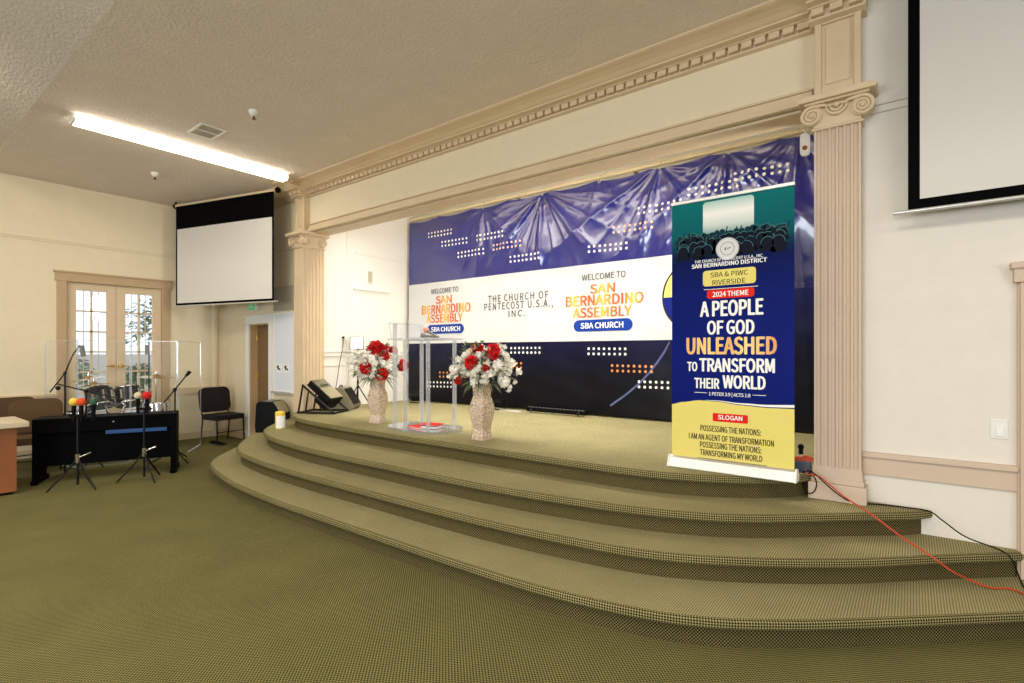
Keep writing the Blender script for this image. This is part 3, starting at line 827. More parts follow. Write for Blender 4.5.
b = MB()
arc_px = [(610.7, 405.6), (626, 395), (640.6, 382.7), (650, 372.5), (658, 361.6), (664.5, 352), (669.6, 342), (673, 341.5)]
V = []
for i, (u, v) in enumerate(arc_px[:-1]):
    P = at_y(u, v, YB); Q = at_y(*arc_px[i+1], YB); t_ = Vector((Q.x-P.x, Q.z-P.z)).normalized(); n_ = Vector((-t_.y, t_.x))*.013
    V += [(P.x+n_.x, P.z+n_.y), (P.x-n_.x, P.z-n_.y)]
b.add(conform(V, .006), [(2*i, 2*i+1, 2*i+3, 2*i+2) for i in range(len(arc_px)-2)])
b.build('pale_arc', 'p_arc', bd)
# eyelets with ties
for hx, hz, *_ in HANG:
    b = MB(); b.tube([(hx+.018*cos(2*pi*k/12), YB-.02, 3.945+.018*sin(2*pi*k/12)) for k in range(13)], .005, 6); b.tube([(hx, YB-.02, 3.96), (hx, YB+.0, 4.03), (hx, YB+.03, 4.045)], .004, 5)
    b.build('eyelet_tie', 'steel', bd)
b = MB(); b.cyl((BX0-.02, YB+.06, 4.03), (.44, YB+.06, 4.03), .03, 14)
for x in (-7, -5, -3, -1): b.box(x-.015, x+.015, YB+.05, YB+.4, 4.02, 4.04)
struct(b.build('trim_banner_rail', 'wall'))
# white pulley block hanging from the head by the right capital
p = at_y(808.5, 137, YW+.3)
t = thing('rope_pulley', 'small white pulley block hanging beside the right capital at the banner corner', 'pulley', (p.x-.01, YW+.2, 3.22))
b = MB(); b.rbox(-.035, .035, -.012, .012, -.09, .09, .03, axis='y'); b.build('block', 'whitep', t, bevel=.003)
b = MB(); b.cyl((0, -.02, -.03), (0, .02, -.03), .018, 12); b.build('sheave', 'bronze', t)
b = MB(); b.tube([(0, 0, .08), (0, 0, .20)], .008, 6); b.build('hook', 'steel', t)

# ================================================================== ROLL-UP BANNER
RY = 4.06
rz0 = ZS; rx0, rx1 = -1.515, -.647
rb = thing('roll_up_banner', 'tall blue and yellow roll-up banner standing at the stage edge by the right pilaster', 'banner', ((rx0+rx1)/2, RY, ZS))
RC = (rx0+rx1)/2
def RP(u, v): P = at_y(u, v, RY); return P.x-RC, P.z-ZS
w2 = .434; H0, H1 = .07, 2.07
pr = ramp_mat('banner_print', 'Z', [(.0, (8, 22, 96)), (.9, (10, 26, 112)), (1.55, (8, 22, 92)), (1.66, (6, 34, 72)), (1.80, (6, 88, 96)), (2.08, (6, 106, 106))], .45, .05)
b = MB(); b.box(-w2, w2, -.0008, .0008, H0, H1); gs = b.build('graphic_sheet', pr, rb)
def rpoly(mb, pts, off, mi=0): mb.add([(x, -.0008-off*.2, z) for x, z in pts], [tuple(range(len(pts)))], mi)
# yellow foot with its wave
b = MB(); N_ = 24; WK = [(0, .485), (.1, .508), (.25, .528), (.4, .524), (.6, .508), (.8, .500), (1.001, .503)]
def wz(k):
    for (a, za), (c, zc) in zip(WK, WK[1:]):
        if a <= k < c: t = (k-a)/(c-a); t = t*t*(3-2*t); return za+(zc-za)*t
rpoly(b, [(-w2, H0), (w2, H0)]+[(-w2+2*w2*i/N_, wz(i/N_)) for i in range(N_, -1, -1)], .0016, 0); b.build('yellow_field', 'p_yellow', gs)
b = MB(); sw = []
for i in range(21):
    k = .3+.7*i/20; sw.append((-w2+2*w2*k, wz(k)+.004+.004*i/20, wz(k)+.006+.022*i/20))
rpoly(b, [(x, a) for x, a, c in sw]+[(x, c) for x, a, c in reversed(sw)], .0022, 0); b.build('white_swoosh', 'p_white', gs)
# bright stage glow and crowd printed at the top
glow = ramp_mat('ink_glow', 'Z', [(1.78, (60, 120, 120)), (1.86, (196, 206, 200)), (1.95, (236, 234, 228)), (2.05, (150, 190, 182))], .5)
g0, g1 = RP(703, 210)[0], RP(754, 205)[0]
b = MB(); rpoly(b, rrect(g0, g1, 1.80, 2.045, .025, 4), .0016); b.build('printed_glow', glow, gs)
b = MB(); rnd = random.Random(3)
cr = []
for row, (zz, rr, mi) in enumerate(((1.79, .020, 1), (1.755, .028, 2), (1.715, .036, 2), (1.67, .042, 2))):
    n = (22, 15, 11, 8)[row]
    for i in range(n):
        x = -w2+.05+(2*w2-.1)*(i+.5+rnd.uniform(-.25, .25))/n; z = zz+rnd.uniform(-.012, .012)
        off = .0022+.0003*row
        rpoly(b, [(x+(rr+.0035)*cos(a*pi/8), z+(rr+.0035)*1.1*sin(a*pi/8)) for a in range(0, 9)], off, 0)
        rpoly(b, [(x+rr*cos(a*pi/8), z+rr*1.1*sin(a*pi/8)) for a in range(16)], off+.0001, mi)
        rpoly(b, [(x-rr*1.5, z-rr*2.2), (x+rr*1.5, z-rr*2.2), (x+rr*1.1, z-rr*.8), (x-rr*1.1, z-rr*.8)], off+.00012, mi)
        if rnd.random() < .45:
            s_ = rnd.choice((-1, 1)); x2 = x+s_*rr*1.2
            rpoly(b, [(x2-.006, z-rr), (x2+.006, z-rr), (x2+s_*.012+.004, z+rr*2), (x2+s_*.012-.004, z+rr*2)], off+.00014, mi)
b.build('printed_crowd', ['p_tealrim', 'p_teal', 'p_crowd'], gs)
pr2 = ramp_mat('ink_fade', 'Z', [(1.3, (9, 25, 106)), (1.66, (6, 18, 70))], .45, .05)
b = MB(); rpoly(b, [(-w2, 1.30), (w2, 1.30), (w2, 1.60)]+[(w2-2*w2*i/20, 1.615+.012*sin(i*1.9)) for i in range(1, 20)]+[(-w2, 1.60)], .0036); b.build('blue_field', pr2, gs)
# round emblem
ex, ez = RP(727.4, 248.5)
b = MB()
for r, off, mi in ((.083, .0042, 0), (.080, .0046, 1), (.076, .0048, 0), (.050, .0050, 2), (.047, .0052, 0)):
    rpoly(b, [(ex+r*cos(2*pi*k/32), ez+r*sin(2*pi*k/32)) for k in range(32)], off, mi)
rpoly(b, [(ex-.022, ez+.0), (ex-.012, ez+.012), (ex-.008, ez+.007), (ex-.014, ez-.002), (ex-.006, ez-.010), (ex-.016, ez-.012)], .0056, 2)
rpoly(b, [(ex+.0, ez-.006), (ex+.012, ez+.0), (ex+.026, ez+.006), (ex+.024, ez+.010), (ex+.006, ez+.004), (ex-.002, ez-.001)], .0056, 2)
b.build('round_emblem', [mat('emblem_silver', (206, 206, 206), .4), mat('emblem_ring', (160, 160, 162), .4), 'p_dark'], gs)
# tags
def rbox_px(u0, u1, v, hv, r):
    x0, z = RP(u0, v); x1, _ = RP(u1, v); h = hv*at_depth((u0+u1)/2)/520
    return x0, x1, z, h
def at_depth(u): k = (u-512)/520; return RY/(CS+SN*k)
def tagbox(name, u0, u1, v, hv, r, m, off=.0045):
    x0, x1, z, h = rbox_px(u0, u1, v, hv, r); b = MB(); rpoly(b, rrect(x0, x1, z-h/2, z+h/2, h*r, 5), off); return b.build(name, m, gs)
tagbox('yellow_tag', 703, 756, 279, 16, .2, 'p_yellow'); tagbox('red_tag', 707, 754.4, 294.7, 9.2, .3, 'p_red'); tagbox('red_tag', 712.7, 748, 417, 8.4, .15, 'p_red')
def rtext(mb, s, u0, u1, v, hv, mi=0, bold=0, sp=1.0, off=.006):
    x0, x1, z, h = rbox_px(u0, u1, v, hv, 0); put_text(mb, s, x0, x1, z, h, -.0008-off*.2, mi, bold, sp)
b = MB()
rtext(b, 'THE CHURCH OF PENTECOST U.S.A., INC.', 694.7, 763.6, 262.3, 2.9, 0, .02)
rtext(b, 'SAN BERNARDINO DISTRICT', 691.8, 767, 266.9, 4.4, 0, .035)
rtext(b, '2024 THEME', 712.5, 748.5, 294.6, 5.2, 0, .03)
rtext(b, 'A PEOPLE', 700, 763.6, 309.4, 16.4, 0, .035)
rtext(b, 'OF GOD', 707, 754.6, 327.8, 14.6, 0, .035)
rtext(b, 'TO', 687.3, 697.5, 366.4, 9.6, 0, .035); rtext(b, 'TRANSFORM', 699.3, 775, 364.8, 14.4, 0, .035)
rtext(b, 'THEIR', 694.3, 719.5, 382.8, 10.4, 0, .035); rtext(b, 'WORLD', 722.5, 765.8, 381.6, 13.8, 0, .035)
rtext(b, '1 PETER 2:9 | ACTS 1:8', 709, 750.5, 393.6, 3.4, 0, .02)
rtext(b, 'SLOGAN', 718, 742.5, 417, 4.6, 0, .03)
for u0, u1, v in ((694.5, 707, 392.2), (752.5, 766, 395)):
    x0, x1, z, h = rbox_px(u0, u1, v, .5, 0); rpoly(b, [(x0, z-h/2), (x1, z-h/2), (x1, z+h/2), (x0, z+h/2)], .005)
x0, x1, z, h = rbox_px(704, 758, 289.8, .5, 0); rpoly(b, [(x0, z-h/2), (x1, z-h/2), (x1, z+h/2), (x0, z+h/2)], .005)
b.build('white_lettering', 'p_white', gs)
b = MB(); rtext(b, 'UNLEASHED', 686.5, 777, 346, 18, 0, .035)
b.build('gold_lettering', ramp_mat('ink_gold', 'X', [(-.32, (236, 170, 84)), (-.15, (246, 206, 122)), (0, (232, 166, 76)), (.12, (250, 214, 132)), (.3, (224, 152, 66))], .4), gs)
b = MB()
rtext(b, 'SBA & PIWC', 710.5, 748, 275.3, 5, 0, .012); rtext(b, 'RIVERSIDE', 712.5, 745.5, 282.8, 5, 0, .012)
rtext(b, 'POSSESSING THE NATIONS:', 700.5, 761, 427.6, 6.2, 0, .02); rtext(b, 'I AM AN AGENT OF TRANSFORMATION', 689, 774, 435.4, 6.2, 0, .02)
rtext(b, 'POSSESSING THE NATIONS:', 700, 761.5, 444, 6.2, 0, .02); rtext(b, 'TRANSFORMING MY WORLD', 700, 762.5, 451.8, 6.2, 0, .02)
x0, x1, z, h = rbox_px(697.5, 767, 457.5, .7, 0); rpoly(b, [(x0, z-h/2), (x1, z-h/2), (x1, z+h/2), (x0, z+h/2)], .005)
b.build('dark_lettering', 'p_dark', gs)
b = MB(); b.prism([(-.058, 0), (.06, 0), (.058, .025), (.025, .08), (-.012, .085), (-.03, .07)], -w2-.008, w2+.008, 'x'); b.build('base_cassette', 'steel', rb, bevel=.006)
for x0, x1 in ((-w2-.02, -w2-.007), (w2+.007, w2+.02)):
    b = MB(); b.prism([(-.062, 0), (.064, 0), (.062, .028), (.027, .085), (-.015, .09), (-.034, .073)], x0, x1, 'x'); b.build('end_cap', 'whitep', rb, bevel=.004)
b = MB(); b.box(-w2-.004, w2+.004, -.012, .012, H1-.012, H1+.014); b.build('top_rail', 'steel', rb, bevel=.004)
b = MB(); b.cyl((0, .035, .06), (0, .035, H1), .011, 10); b.build('support_pole', 'steel', rb)

# ================================================================== FLOWERS AND VASES
def vase(label, loc, rz):
    prof = [(.088, 0), (.088, .012), (.082, .03), (.078, .09), (.070, .105), (.073, .115), (.080, .15), (.100, .25), (.104, .31), (.096, .37), (.078, .43), (.070, .452), (.076, .46), (.074, .475), (.078, .52), (.092, .575), (.086, .575), (.07, .52)]
    b = MB(); n = 6; ring0 = rrect(-1, 1, -1, 1, .16, n-2); m_ = len(ring0)
    vs = [(x*r*.92, y*r*.92, z) for r, z in prof for x, y in ring0]; fs = []
    for i in range(len(prof)-1):
        for k in range(m_): fs.append((i*m_+k, i*m_+(k+1) % m_, (i+1)*m_+(k+1) % m_, (i+1)*m_+k))
    b.add(vs, fs, 0, True); b.add(vs[:m_], [tuple(range(m_-1, -1, -1))]); b.add(vs[-m_:], [tuple(range(m_))])
    return b
mv, N, L, bs = new_mat('carved_vase')
tc = N.new('ShaderNodeTexCoord'); wv = N.new('ShaderNodeTexVoronoi'); wv.feature = 'DISTANCE_TO_EDGE'; wv.inputs['Scale'].default_value = 52
nz = N.new('ShaderNodeTexNoise'); nz.inputs['Scale'].default_value = 14; L.new(tc.outputs['Object'], nz.inputs['Vector'])
vm = N.new('ShaderNodeVectorMath'); vm.operation = 'MULTIPLY_ADD'; vm.inputs[1].default_value = (.06, .06, .06); L.new(nz.outputs['Color'], vm.inputs[0]); L.new(tc.outputs['Object'], vm.inputs[2])
L.new(vm.outputs[0], wv.inputs['Vector'])
cr = N.new('ShaderNodeValToRGB'); cr.color_ramp.elements[0].color = lin((152, 114, 84)); cr.color_ramp.elements[1].color = lin((240, 226, 204)); cr.color_ramp.elements[1].position = .22
L.new(wv.outputs['Distance'], cr.inputs['Fac']); L.new(cr.outputs['Color'], bs.inputs['Base Color'])
bp = N.new('ShaderNodeBump'); bp.inputs['Strength'].default_value = .8; bp.inputs['Distance'].default_value = .008; L.new(wv.outputs['Distance'], bp.inputs['Height']); L.new(bp.outputs['Normal'], bs.inputs['Normal'])
bs.inputs['Roughness'].default_value = .45; bs.inputs['Metallic'].default_value = .1

def bloom(mb, c, r, rnd, np_=46, mi=0, flat=1.0, out=None):
    c = Vector(c)
    axis = (out or Vector((0, 0, 1))).normalized(); q = axis.to_track_quat('Z', 'Y').to_matrix()
    mb.sphere(c, r*.55, 10, mi)
    for i in range(np_):
        t = 1-(i+.5)/np_*1.55; ph = i*2.39996
        dr = Vector((sqrt(max(0, 1-t*t))*cos(ph), sqrt(max(0, 1-t*t))*sin(ph), t*flat)); dr = (q @ dr).normalized()
        s = dr.cross(Vector((rnd.uniform(-1, 1), rnd.uniform(-1, 1), rnd.uniform(-1, 1)))).normalized(); u = s.cross(dr)
        R = r*rnd.uniform(.86, 1.08); w = r*.36
        a = c+dr*R*.45; 
        vs = [a-s*w*.3, a+s*w*.3, c+dr*R*.8+s*w+u*w*.2, c+dr*R*1.0+s*w*.5+u*w*.5, c+dr*R*.97-s*w*.5+u*w*.55, c+dr*R*.8-s*w+u*w*.2]
        mb.add(vs, [(0, 1, 2, 5), (5, 2, 3, 4)], mi, True)
def leaf_mesh(mb, base, d, L_, w, mi=0, droop=.3):
    d = Vector(d).normalized(); s = d.cross(Vector((0, 0, 1)))
    if s.length < .1: s = Vector((1, 0, 0))
    s.normalize(); base = Vector(base); P = []
    for i in range(6):
        t = i/5; c = base+d*L_*t-Vector((0, 0, droop*L_*t*t)); ww = w*sin(pi*min(1, .08+t*.92))
        P += [c-s*ww+Vector((0, 0, ww*.3)), c, c+s*ww+Vector((0, 0, ww*.3))]
    f = []
    for i in range(5):
        a = 3*i; f += [(a, a+1, a+4, a+3), (a+1, a+2, a+5, a+4)]
    mb.add(P, f, mi, True)
def bouquet(label, loc, reds, whites, seed):
    rnd = random.Random(seed); t = thing('flower_bouquet', label, 'flowers', loc)
    cen = Vector((0, 0, .0))
    view = Vector((-loc[0], -loc[1], 0)).normalized(); side = Vector((-view.y, view.x, 0))
    def place(a, h, dpt): return view*dpt+side*a+Vector((0, 0, h))
    for a, h, dp, r in reds:
        b = MB(); p = place(a, h, dp); bloom(b, p, r, rnd, 60, out=p-Vector((0, 0, .1))); b.tube([(0, 0, -.16), p*.5, p], .004, 5, 1); b.build('red_flower', ['red', 'leaf'], t)
    for a, h, dp, r in whites:
        b = MB(); p = place(a, h, dp)
        for k in range(7):
            q = p+Vector((rnd.gauss(0, 1), rnd.gauss(0, 1), rnd.gauss(0, 1)))*r*.48; bloom(b, q, r*.58, rnd, 16, out=(q-Vector((0, 0, .1))))
        b.tube([(0, 0, -.16), p*.5, p], .004, 5, 1); b.build('white_flower', ['wpetal', 'leaf'], t)
    for k in range(9):
        a = rnd.uniform(-.22, .22); h = rnd.uniform(.05, .36); b = MB(); p = place(a, h, rnd.uniform(-.1, .22)); bloom(b, p, .026, rnd, 14); b.tube([(0, 0, -.1), p*.6, p], .003, 5, 1); b.build('cream_bud', ['cpetal', 'leaf'], t)
    b = MB()
    for k in range(230):
        an = rnd.uniform(0, 2*pi); el = rnd.uniform(-.5, 1.25); R = rnd.uniform(.16, .33)
        p = Vector((cos(an)*cos(el), sin(an)*cos(el), sin(el)*.9))*R+Vector((0, 0, .13))
        leaf_mesh(b, p, p-Vector((0, 0, .05))+Vector((rnd.gauss(0, .05), rnd.gauss(0, .05), rnd.gauss(0, .05))), rnd.uniform(.05, .10), rnd.uniform(.012, .022), rnd.randint(0, 1), rnd.uniform(.1, .6))
    for k in range(26):
        an = rnd.uniform(0, 2*pi); p = Vector((cos(an)*.08, sin(an)*.08, -.01))
        leaf_mesh(b, p, (cos(an), sin(an), rnd.uniform(-.2, .5)), rnd.uniform(.12, .24), .016, rnd.randint(0, 1), rnd.uniform(.3, .9))
    b.build('leaf_sprays', ['leaf', 'leaf2'], t)
    return t
VR = (-3.53, 4.08); VL = (-5.41, 4.22)
b = vase('', 0, 0); o = b.build('flower_vase', mv, loc=(VR[0], VR[1], ZS)); tag(o, 'tall carved cream vase to the right of the clear lectern', 'vase', 'carved vases on the stage')
o.rotation_euler.z = radians(-3)
o2 = o.copy(); COL.objects.link(o2); o2.location = (VL[0], VL[1], ZS); o2['label'] = 'tall carved cream vase to the left of the clear lectern'; o2.rotation_euler.z = radians(14)
ww = [(-.20, .12, .10, .075), (-.27, .10, -.02, .07), (-.10, .07, .17, .075), (.02, .05, .19, .07), (.12, .10, .16, .075), (.20, .08, .10, .08), (.26, .16, .02, .08), (.24, .25, .04, .07), (.11, .19, .18, .075), (.17, .17, .14, .07), (-.12, .26, .10, .07),
      (-.18, .21, .06, .07), (.0, .29, .10, .065), (.2, .33, .0, .06), (.26, -.03, .05, .05), (-.05, .15, .2, .06), (0, .2, -.2, .09), (.15, .12, -.2, .09), (-.15, .12, -.2, .09), (-.02, .36, 0, .06)]
bouquet('bouquet of white flowers with four red blooms in the vase right of the lectern', (VR[0], VR[1], ZS+.59), [(.105, .31, .11, .088), (-.10, .20, .17, .078), (-.06, .345, .05, .058), (-.015, .345, .07, .045), (.035, .145, .22, .048), (-.25, .02, -.05, .05)], ww, 5)
wl = [(-.22, .16, .08, .075), (-.27, .2, 0, .07), (-.20, .25, .04, .07), (-.10, .22, .14, .08), (-.05, .17, .18, .075), (.10, .14, .18, .085), (.13, .10, .16, .07), (-.16, .04, .12, .065), (.02, .2, .17, .06), (-.25, .08, .04, .06), (.18, .28, .05, .065),
      (.22, .2, .05, .07), (.2, .05, .1, .06), (-.05, .07, .2, .06), (0, .2, -.2, .09), (.15, .12, -.2, .09), (-.15, .12, -.2, .09), (.08, .26, .1, .06)]
bouquet('bouquet with big red blooms and white flowers in the vase left of the lectern', (VL[0], VL[1], ZS+.59), [(-.01, .36, .06, .10), (-.07, .33, .10, .075), (.07, .34, .06, .075), (.08, .25, .14, .07), (-.14, .12, .17, .085), (.05, .035, .2, .085), (.185, .32, .03, .065), (.30, .14, .05, .085)], wl, 8)

# ================================================================== CLEAR LECTERN
LX, LY = -4.53, 4.21
lec = thing('clear_lectern', 'clear acrylic lectern with tall posts between the two flower vases', 'lectern', (LX, LY, ZS))
b = MB(); po = [(.49*abs(cos(a))**.75*(1 if cos(a) >= 0 else -1), 0.31*abs(sin(a))**.75*(1 if sin(a) >= 0 else -1)) for a in [2*pi*k/48 for k in range(48)]]
b.prism(po, 0, .028, 'z'); b.build('base_plate', 'acrylic_edge', lec, bevel=.004)
for x, y, h in ((-.28, -.21, 1.235), (.28, -.21, 1.04), (-.28, .21, 1.235), (.28, .21, 1.04), (-.10, -.21, 1.04)):
    b = MB(); b.box(x-.028, x+.028, y-.006, y+.006, .028, h); b.box(x-.006, x+.006, y-.028, y-.006, .028, h); b.box(x-.006, x+.006, y+.006, y+.028, .028, h)
    b.build('post', 'acrylic_edge', lec)
b = MB(); b.rbox(-.36, .36, -.25, .25, 1.04, 1.058, .03); b.build('top_plate', 'acrylic', lec)
b = MB()
for q in ((-.36, .36, -.256, -.25), (-.36, .36, .25, .256)): b.box(*q, 1.038, 1.06)
b.box(-.366, -.36, -.25, .25, 1.038, 1.06); b.box(.36, .366, -.25, .25, 1.038, 1.06); b.build('top_plate_edge', 'acrylic_edge', lec)
b = MB()
b.add([(-.30, -.25, 1.06), (-.34, -.25, 1.24), (-.34, .25, 1.24), (-.30, .25, 1.06), (-.295, -.25, 1.06), (-.335, -.25, 1.24), (-.335, .25, 1.24), (-.295, .25, 1.06)], [(0, 1, 2, 3), (7, 6, 5, 4), (0, 4, 5, 1), (3, 2, 6, 7), (1, 5, 6, 2), (0, 3, 7, 4)])
b.build('side_wing', 'acrylic', lec)
b = MB(); b.tube([(-.34, -.25, 1.24), (-.34, .25, 1.24)], .006, 6); b.tube([(-.30, -.25, 1.06), (-.34, -.25, 1.24)], .005, 6); b.tube([(-.30, .25, 1.06), (-.34, .25, 1.24)], .005, 6); b.build('side_wing_edge', 'acrylic_edge', lec)
# books on the base
def book(name, label, c, rz, sx, sy, h, mcover):
    t = thing(name, label, 'book', c, rz, 'books on the lectern base')
    b = MB(); b.box(-sx, sx, -sy, sy, 0, .004); b.box(-sx, sx, -sy, sy, h-.004, h); b.box(-sx, -sx+.004, -sy, sy, 0, h); b.build('cover', mcover, t)
    b = MB(); b.box(-sx+.004, sx-.006, -sy+.006, sy-.006, .004, h-.004); b.build('page_block', 'white', t)
book('book', 'black book at the bottom right of the pile on the clear lectern base', (LX+.17, LY-.06, ZS+.0285), .3, .11, .08, .035, 'black')
book('book', 'red book lying open-edged on the left of the lectern base', (LX+.02, LY-.12, ZS+.0285), -.25, .11, .075, .02, 'p_red')
book('book', 'orange-red book on top of the black book on the lectern base', (LX+.16, LY-.05, ZS+.0645), .15, .12, .085, .014, 'p_red')
# microphones lying on top plate
def hand_mic(label, p0, p1, mfoam, r=.028, group='microphones on the lectern'):
    p0, p1 = Vector(p0), Vector(p1); t = thing('microphone', label, 'microphone', p0, 0, group)
    d_ = p1-p0
    b = MB(); b.tube([d_*.0, d_*.2, d_], [.017, .018, .012], 12); b.build('body', 'grey', t)
    b = MB(); b.sphere(-d_.normalized()*.02, r, 14); b.build('windscreen', mfoam, t)
hand_mic('microphone with peach foam head lying on top of the clear lectern', (LX+.02, LY+.02, ZS+1.15), (LX+.20, LY-.0, ZS+1.075), 'foamp', .036)
hand_mic('dark-headed microphone lying on top of the clear lectern', (LX-.08, LY+.08, ZS+1.095), (LX+.06, LY+.18, ZS+1.075), 'grey', .034)

# ================================================================== STAGE FLOOR GEAR
def wedge(label, loc, rz, tilt, sc=1.0, framed=False, cab='black', gr='grille'):
    t = thing('stage_monitor', label, 'speaker', loc, rz)
    W_ = .24*sc
    prof = [(-.18*sc, 0), (.16*sc, 0), (.20*sc, .07*sc), (.02*sc, .36*sc), (-.13*sc, .36*sc), (-.18*sc, .30*sc)]
    b = MB(); b.prism(prof, -W_, W_, 'x'); c = b.build('cabinet', cab, t, bevel=.015)
    n_ = Vector((0, .29, .18)).normalized()
    a0, a1 = Vector((0, .19*sc, .09*sc)), Vector((0, .03*sc, .345*sc))
    b = MB(); o_ = n_*.008
    vs = [a0+Vector((-W_*.9, 0, 0))+o_, a0+Vector((W_*.9, 0, 0))+o_, a1+Vector((W_*.9, 0, 0))+o_, a1+Vector((-W_*.9, 0, 0))+o_]
    vs2 = [v-o_*1.6 for v in vs]
    b.add(vs+vs2, [(0, 1, 2, 3), (4, 7, 6, 5), (0, 4, 5, 1), (1, 5, 6, 2), (2, 6, 7, 3), (3, 7, 4, 0)]); b.build('grille', gr, t, bevel=.004)
    b = MB(); b.tube([(-.07, -.08*sc, .36*sc), (-.06, -.08*sc, .385*sc), (.06, -.08*sc, .385*sc), (.07, -.08*sc, .36*sc)], .010, 8); b.build('handle', 'black', t)
    return t
# the tilted loudspeaker on an angle-iron cradle
t = thing('stage_monitor', 'olive-faced stage monitor tilted back on a black angle-iron cradle by the left pilaster', 'speaker', (-6.97, 4.42, ZS), radians(28))
b = MB(); T = Matrix.Translation((.02, 0, .30)) @ Matrix.Rotation(radians(40), 4, 'Y')
b.box(-.20, .23, -.19, .19, -.02, .08, 0, T); b.box(.02, .23, -.17, .17, -.13, -.02, 0, T); b.build('cabinet', 'black', t, bevel=.02)
b = MB(); b.box(-.02, .215, -.175, .175, .08, .092, 0, T); b.build('grille', 'grille', t, bevel=.004)
b = MB(); b.box(-.19, -.03, -.175, .175, .08, .090, 0, T); hp = b.build('top_panel', 'olivebox', t, bevel=.006)
b = MB(); b.box(-.07, -.045, -.10, .10, .09, .096, 0, T); b.build('handle_recess', 'black', hp, bevel=.004)
b = MB()
for y in (-.205, .205):
    b.tube([(-.20, y, .42), (.30, y, .02)], .017, 4); b.tube([(-.19, y, .41), (-.26, y, .015)], .016, 4); b.tube([(-.10, y, .33), (-.15, y, .015)], .014, 4)
    b.tube([(-.28, y, .015), (.32, y, .015)], .015, 4)
b.tube([(-.26, -.205, .015), (-.26, .205, .015)], .013, 4); b.tube([(.30, -.205, .015), (.30, .205, .015)], .013, 4)
b.build('cradle', 'blackm', t)
wedge('dark wedge monitor lying behind the framed stage monitor against the white stage wall', (-7.12, 4.93, ZS), radians(-50), 0, .95, cab='olivebox', gr='black')
t = thing('stage_monitor', 'black floor speaker with grey sloped top behind the white tub at the step end', 'speaker', (-7.97, 4.18, LEV[1]), radians(-52))
b = MB(); b.prism([(-.16, 0), (.18, 0), (.19, .28), (.14, .40), (.09, .465), (-.11, .475), (-.15, .44), (-.17, .10)], -.21, .21, 'x'); b.build('cabinet', 'black', t, bevel=.02)
b = MB(); b.add([(-.17, .202, .285), (.17, .202, .285), (.17, .11, .472), (-.17, .11, .472), (-.17, .18, .275), (.17, .18, .275), (.17, .09, .455), (-.17, .09, .455)], [(0, 1, 2, 3), (4, 7, 6, 5), (0, 4, 5, 1), (1, 5, 6, 2), (2, 6, 7, 3), (3, 7, 4, 0)]); b.build('grille', 'grille', t, bevel=.003)
b = MB(); b.box(-.15, .15, -.09, .06, .466, .476); b.build('top_panel', 'grey', t, bevel=.004)
# music stand with white sheet, behind the left bouquet
p = at_z(356, 400, ZS)
t = thing('music_stand', 'black tripod stand with a white square panel behind the left bouquet', 'stand', (-7.22, 5.23, ZS), radians(10))
b = MB(); b.cyl((0, 0, .05), (0, 0, .98), .012, 8); b.cyl((0, 0, .3), (0, 0, .42), .018, 8); b.build('pole', 'blackm', t)
for k in range(3):
    a = 2*pi*k/3+.4; b = MB(); b.tube([(0, 0, .36), (.10*cos(a), .10*sin(a), .2), (.22*cos(a), .22*sin(a), .012)], .009, 6); b.build('leg', 'blackm', t)
b = MB(); T = Matrix.Translation((0, -.02, 1.04)) @ Matrix.Rotation(radians(40), 4, 'Z') @ Matrix.Rotation(radians(-12), 4, 'X')
b.box(-.11, .11, -.012, 0, -.11, .11, 0, T); b.build('desk', 'blackm', t)
b = MB(); b.box(-.10, .10, -.016, -.012, -.10, .10, 0, T); b.build('white_panel', 'p_white', t)
# white and yellow tub
p = at_z(279, 428, LEV[0])
t = thing('wipes_tub', 'white tub with yellow back and lid standing on the upper step by the floor speaker', 'tub', (-6.99, 3.78, LEV[0]))
b = MB(); b.lathe([(.062, 0), (.065, .008), (.065, .195), (.060, .205)], 26); b.build('body', 'yellowlab', t)
b = MB(); vdir = atan2(-3.78, 6.99)
vs = []; fs = []
for i in range(13):
    a = vdir+.25+(-1.15+2.3*i/12); vs += [(.0662*cos(a), .0662*sin(a), .012), (.0662*cos(a), .0662*sin(a), .182)]
for i in range(12): fs.append((2*i, 2*i+2, 2*i+3, 2*i+1))
b.add(vs, fs, 0, True); b.build('white_label', 'p_white', t)
b = MB(); b.lathe([(.064, .205), (.067, .21), (.067, .225), (.05, .238), (.045, .24)], 26); b.build('lid', 'yellowlab', t)
# low lights along the foot of the banner
pa, pb = at_z(558, 408, ZS), at_z(621, 411, ZS)
t = thing('light_bar', 'long black light bar on the stage floor under the backdrop', 'stage light', (-4.05, 6.30, ZS), 0)
b = MB(); b.box(-.5, .5, -.04, .04, .025, .085); b.build('housing', 'black', t, bevel=.006)
b = MB()
for i in range(16): b.sphere((-.45+i*.06, -.02, .087), .016, 8, 0, (1, 1, .4))
b.build('lens_row', 'grey', t)
for x in (-.4, .4):
    b = MB(); b.tube([(x, -.06, .01), (x, -.06, .06), (x, .06, .06), (x, .06, .01)], .01, 6); b.build('bracket', 'blackm', t)
def par(label, loc):
    t = thing('floor_spotlight', label, 'stage light', loc, .3, 'round lights under the banner')
    b = MB(); b.lathe([(.07, .04), (.085, .06), (.09, .13), (.085, .15), (.0, .145)], 20); b.build('housing', 'black', t)
    b = MB(); b.tube([(-.1, 0, .1), (-.105, 0, .012), (.105, 0, .012), (.1, 0, .1)], .009, 6); b.build('yoke', 'blackm', t)
    return t
par('round black floor light under the banner, behind the right vase', (-5.08, 6.28, ZS)); par('round black floor light at the left foot of the banner behind the lectern', (-6.9, 6.2, ZS))
t = thing('cable_ramp', 'pale flat strip on the stage floor beside the light bar', 'strip', (-4.85, 6.27, ZS), .05)
